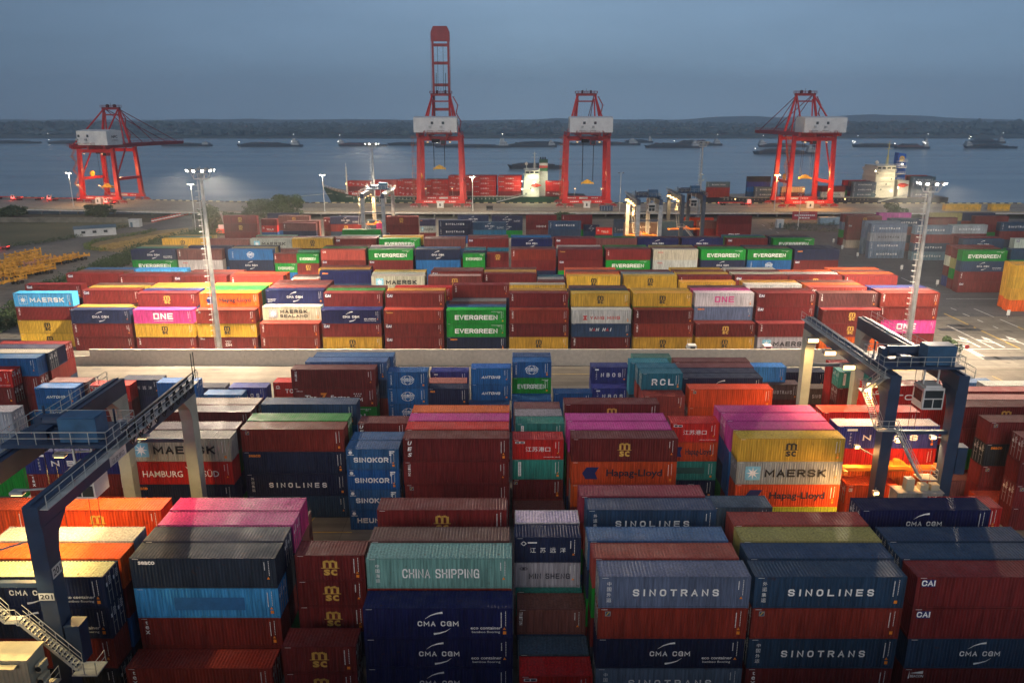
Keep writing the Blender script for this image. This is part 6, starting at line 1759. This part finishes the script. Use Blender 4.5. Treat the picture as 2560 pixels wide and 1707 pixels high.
# field wall
a, b = at0(-90, 556), at0(322, 557); t = thing('field_wall', 'low weathered wall along the back of the grass field', 'wall', (0, 0, 0)); q = MB(); q.bar((a[0], a[1], 1.1), (b[0], b[1], 1.1), .3, 2.2); q.build('wall_face', flat('old_wall', (.16, .15, .12), .9, 0, .35, .4), t); q = MB(); q.bar((a[0], a[1], 2.25), (b[0], b[1], 2.25), .45, .12); q.build('coping', flat('old_coping', (.20, .19, .16), .9), t)
# banner
x, Y = xat(2010, 352, 0), 352; t = thing('banner', 'red hoarding with two lines of white characters under the quay', 'banner', (x, Y, 0)); q = MB(); q.bx(-5.6, 5.6, 0, .15, 1.4, 5.2); q.build('board', flat('banner_red', (.38, .03, .045), .6), t)
q = MB()
for i in range(11): rect(q, -4.6 + i * .85, -4.05 + i * .85, 3.1, 3.75, -.012)
for i in range(4): rect(q, -2.6 + i * 1.3, -1.6 + i * 1.3, 2.0, 2.5, -.012)
for i in range(5): rect(q, -1.6 + i * .7, -1.2 + i * .7, 4.3, 4.5, -.012)
q.build('lettering', ink('w'), t)
for a in (-5, 0, 5): q = MB(); q.tube((a, .3, 0), (a, .3, 5), .08, 6); q.build('post', M_GALV, t)
# barrier barrels up the ramp
for i in range(15):
    u = i / 14; x, y = at0(382 + 95 * u, 556 - 21 * u); t = thing('traffic_barrel', 'red and white traffic barrel in the line along the ramp', 'traffic barrel', (x, y, 0), 0, 'traffic barrels along the ramp')
    q = MB(); q.tube((0, 0, 0), (0, 0, .5), .65, 10, .6); q.tube((0, 0, 1.0), (0, 0, 1.6), .55, 10, .45); q.cur = 1; q.tube((0, 0, .5), (0, 0, 1.0), .6, 10, .55); q.build('barrel', [flat('barrel_red', (.55, .06, .03), .5), ink('w')], t)
# skeleton trailers
M_TRL = flat('trailer_yellow', (.60, .30, .03), .55, 0, .25, .5); M_TRO = flat('trailer_rose', (.42, .20, .14), .6)
def trailer(px, py, rz, label, mat=None, stack=1, z=0, grp='skeletal trailers parked on the left'):
    x, y = inv(px, py, z); t = thing('flatbed_trailer', label, 'trailer', (x, y, z), rz, grp); mat = mat or M_TRL
    for s in range(stack):
        o = 1.15 + s * .9; q = MB()
        for a in (-.5, .5): q.bx(-6.2, 6.2, a - .12, a + .12, o, o + .5)
        for k in (-6.1, -3, 0, 3, 5.9): q.bx(k - .12, k + .12, -1.2, 1.2, o + .08, o + .30)
        for k in (-6.1, -2, 2, 5.9):
            for a in (-1.15, 1.0): q.bx(k - .2, k + .2, a - .05, a + .25, o - .1, o + 1.0)
        q.build('chassis', mat, t)
    for k in (3.0, 4.4):
        for a in (-1, 1): q = MB(); q.tube((k, a * .7, .5), (k, a * 1.15, .5), .5, 12); q.build('wheel', M_TYRE, t)
    q = MB()
    for a in (-.6, .6): q.bx(-4.0, -3.8, a - .08, a + .08, 0, 1.15)
    q.build('landing_leg', mat, t); return t
TR = [(52, 662, 2), (62, 655, 3), (84, 664, 2), (110, 668, 2), (135, 665, 2), (158, 660, 2), (182, 655, 1), (10, 700, 2), (38, 694, 2), (66, 692, 2), (92, 690, 2), (18, 716, 1), (-10, 690, 2), (8, 680, 2)]
TL = ['stack of two yellow chassis at the left end of the back row', 'tallest stack of three yellow chassis, left of the back row', 'stacked yellow chassis right of the tallest stack', 'rose-tinted stacked chassis in the back row', 'stacked yellow chassis right of the rose one', 'sixth stacked yellow chassis in the back row', 'single yellow chassis at the right end of the back row by the shrubs', 'stacked yellow chassis at the left of the front row',
      'second stacked yellow chassis of the front row', 'third stacked yellow chassis of the front row', 'last stacked yellow chassis of the front row beside the shrubs', 'single yellow chassis nearest the shrubs, in front of its row', 'stacked yellow chassis cut off by the left picture edge', 'stacked yellow chassis between the two rows at the left']
for i, ((px, py, s), l) in enumerate(zip(TR, TL)): trailer(px, py, R(76) if i % 2 else R(71), l, M_TRO if i == 3 else None, s)
# terminal tractors
M_TRED = flat('tractor_red', (.50, .05, .04), .5); M_TAIL = glow('tail_red', (1, .05, .04), 12)
def tractor(px, py, label, rz=0, z=0, load=None, trail=True, glowp=0, mat=None):
    x, y = inv(px, py, z); t = thing('terminal_tractor', label, 'tractor', (x, y, z), rz, 'terminal tractors and trucks')
    q = MB(); q.bx(-2.6, 2.4, -1.1, 1.1, .6, 1.0); q.build('chassis', mat or M_TRED, t)
    q = MB(); q.poly([(-2.5, 1.0), (-.6, 1.0), (-.6, 3.0), (-2.2, 3.0), (-2.5, 2.2)], 1.7, 'y', -.85); co = q.build('cab', M_CAB, t)
    q = MB(); q.bx(-1.9, -.9, -.875, -.855, 1.9, 2.8); q.bx(-2.53, -2.4, -.7, .7, 1.95, 2.3); q.build('window', M_GLASS, co)
    for k in (-1.7, 1.0, 2.0):
        for a in (-1, 1): q = MB(); q.tube((k, a * .75, .5), (k, a * 1.15, .5), .5, 12); q.build('wheel', M_TYRE, t)
    if trail:
        q = MB(); 
        for a in (-.5, .5): q.bx(1.5, 14, a - .12, a + .12, 1.1, 1.5)
        for k in (1.6, 5, 9, 13.8): q.bx(k - .12, k + .12, -1.2, 1.2, 1.15, 1.45)
        q.build('trailer_bed', mat or M_TRED, t)
        for k in (11, 12.3):
            for a in (-1, 1): q = MB(); q.tube((k, a * .75, .5), (k, a * 1.15, .5), .5, 12); q.build('wheel', M_TYRE, t)
    q = MB(); e = 14 if trail else 2.4
    for a in (-.8, .6): q.bx(e, e + .05, a, a + .2, 1.0, 1.25)
    q.build('tail_light', M_TAIL, t)
    if glowp:
        c, s = math.cos(rz), math.sin(rz); lamp((x - 1.5 * c, y - 1.5 * s - 2, z + 1.2), glowp, (1, .06, .04), .3)
    return t
tractor(42, 501, 'leftmost red tractor with empty trailer on the quay', z=QZ, glowp=350)
tractor(132, 502, 'red tractor with trailer just left of the leftmost quay crane', z=QZ, glowp=350)
tractor(-8, 498, 'red trailer end cut off at the left edge of the quay', z=QZ)
tractor(274, 511, 'red tractor driving under the leftmost quay crane', z=QZ, glowp=500, trail=False)
tractor(4, 624, 'pink-lit red tractor at the left edge of the wide road', rz=R(8), glowp=700, trail=False)
tractor(1864, 513, 'truck carrying a dark container left of the right-hand quay crane', z=QZ, rz=math.pi, glowp=250)
x, y = inv(1842, 513, QZ)
tractor(1745, 897, 'white truck just behind the maroon roofs before the wall', trail=False, mat=M_GALV)
tractor(1932, 898, 'truck with red glow on the wall behind the blue short container', trail=False, mat=M_GALV, glowp=160)
# reach stacker at the end of the maroon stack
x, y = inv(552, 588, 0); t = thing('reach_stacker', 'orange-red reach stacker beside the tall maroon stack', 'reach stacker', (x, y, 0)); q = MB(); q.bx(-1.8, 1.8, 0, 5, .8, 2.4); q.build('body', flat('stacker_red', (.62, .10, .04), .5), t)
q = MB(); q.bx(-.9, .9, .8, 2.4, 2.4, 4.0); q.build('cab', M_CAB, t)
for a in (-1.6, 1.6):
    for k in (.8, 4.2): q = MB(); q.tube((a - .3, k, .8), (a + .3, k, .8), .8, 12); q.build('wheel', M_TYRE, t)
q = MB(); q.bar((.6, 4.5, 2.6), (.6, 1.0, 8.6), .6); q.build('boom', M_GALV, t)
lamp((x, y - 3, 4.5), 700, (1, .22, .12), .3)
# yellow hatch boxes and dark skip on the quay
for px, w, lab in ((2407, 17, 'long yellow steel box on the quay at the right'), (2500, 9, 'shorter yellow steel box at the right end of the quay')):
    t = boxy('steel_box', lab, 'steel box', px, 528, w, 3, 3.0, M_YEL, z=QZ)
    q = MB(); 
    for i in range(int(w)): q.bx(-w / 2 + i + .3, -w / 2 + i + .45, -.06, -.005, .2, 2.8)
    q.build('rib', M_YEL, t)
t = boxy('steel_box', 'dark blue steel skip on the quay below the middle crane', 'steel box', 1516, 528, 6, 2.5, 2.4, flat('skip_blue', (.03, .06, .12), .6), z=QZ); q = MB()
for i in range(4): q.bx(-2.4 + i * 1.3, -2.1 + i * 1.3, -.06, -.005, .2, 2.2)
q.build('rib', ink('z'), t)
t = boxy('steel_box', 'small dark box on the quay left of the middle crane', 'steel box', 1224, 526, 3, 2, 1.8, M_CABLE, z=QZ); q = MB(); q.bx(-1.2, 1.2, -.05, -.005, .3, .5); q.build('rib', M_GALV, t)
# signal frame beside the right-hand gantry
X, Y = inv(2393, 915, 0); t = thing('signal_post', 'white lattice signal post with red discs behind the right-hand gantry', 'signal post', (X, Y, 0)); q = MB()
for a in (-.35, .35): q.bar((a, 0, 0), (a, 0, 4.5), .08)
for i in range(8): q.bar((-.35, 0, .3 + .5 * i), (.35, 0, .6 + .5 * i), .05)
q.bar((-1.4, 0, 4.5), (1.4, 0, 4.5), .08); q.build('post', M_WHITE, t)
for a in (-1.3, 1.3): q = MB(); q.tube((a, -.05, 3.9), (a, .05, 3.9), .42, 16); q.build('disc', flat('disc_red', (.5, .05, .05), .5), t)
# cones and numbered posts at the road side
for i, (px, py) in enumerate(((2083, 610), (2105, 626), (2143, 645), (2253, 678), (2342, 716), (2519, 794))):
    X, Y = inv(px, py, 0); t = thing('marker_post', 'white row marker post at the edge of the asphalt road', 'marker post', (X, Y, 0), 0, 'white marker posts at the road edge'); q = MB(); q.bx(-.35, .35, -.1, .1, .6, 1.9); q.build('plate', M_WHITE, t); q = MB(); q.tube((0, .12, 0), (0, .12, 1.9), .07, 6); q.build('post', M_GALV, t)
# words for the setting
for n_, l_, c_ in (('yard_ground', 'grey-brown concrete yard floor under all the container stacks', 'ground'), ('asphalt_road', 'dark asphalt road and apron on the right of the yard', 'road'), ('wall_road', 'pale concrete lane in front of the long concrete wall', 'road'),
                   ('road_markings', 'white and yellow lines and arrows painted on the paving', 'road markings'), ('ground_plates', 'dark steel plates and grates set into the paving', 'plates'), ('quay_deck', 'long concrete quay deck on piles carrying the red cranes', 'quay'),
                   ('river_bank', 'dark strip of bank under the quay deck', 'bank'), ('quay_kerb', 'black and pale striped kerb along the water side of the quay', 'kerb'), ('crane_rails', 'two steel crane rails along the quay', 'rails'), ('river', 'wide calm grey-blue river behind the quay', 'river'),
                   ('far_bank', 'low flat land beyond the river', 'land'), ('far_hills', 'faint low hills on the horizon', 'hills'), ('grass_field', 'dull green grass field at the far left', 'grass field'), ('verge', 'dark planted slope below the quay at the left', 'verge'),
                   ('planted_island', 'straw-coloured planted island inside the looping hedge', 'planting'), ('lit_road', 'pale lit concrete road curving up to the quay at the left', 'road'), ('landing_ramp', 'grey ramp climbing beside the traffic barrels', 'ramp')):
    o_ = bpy.data.objects.get(n_)
    if o_: tag(o_, l_, c_)
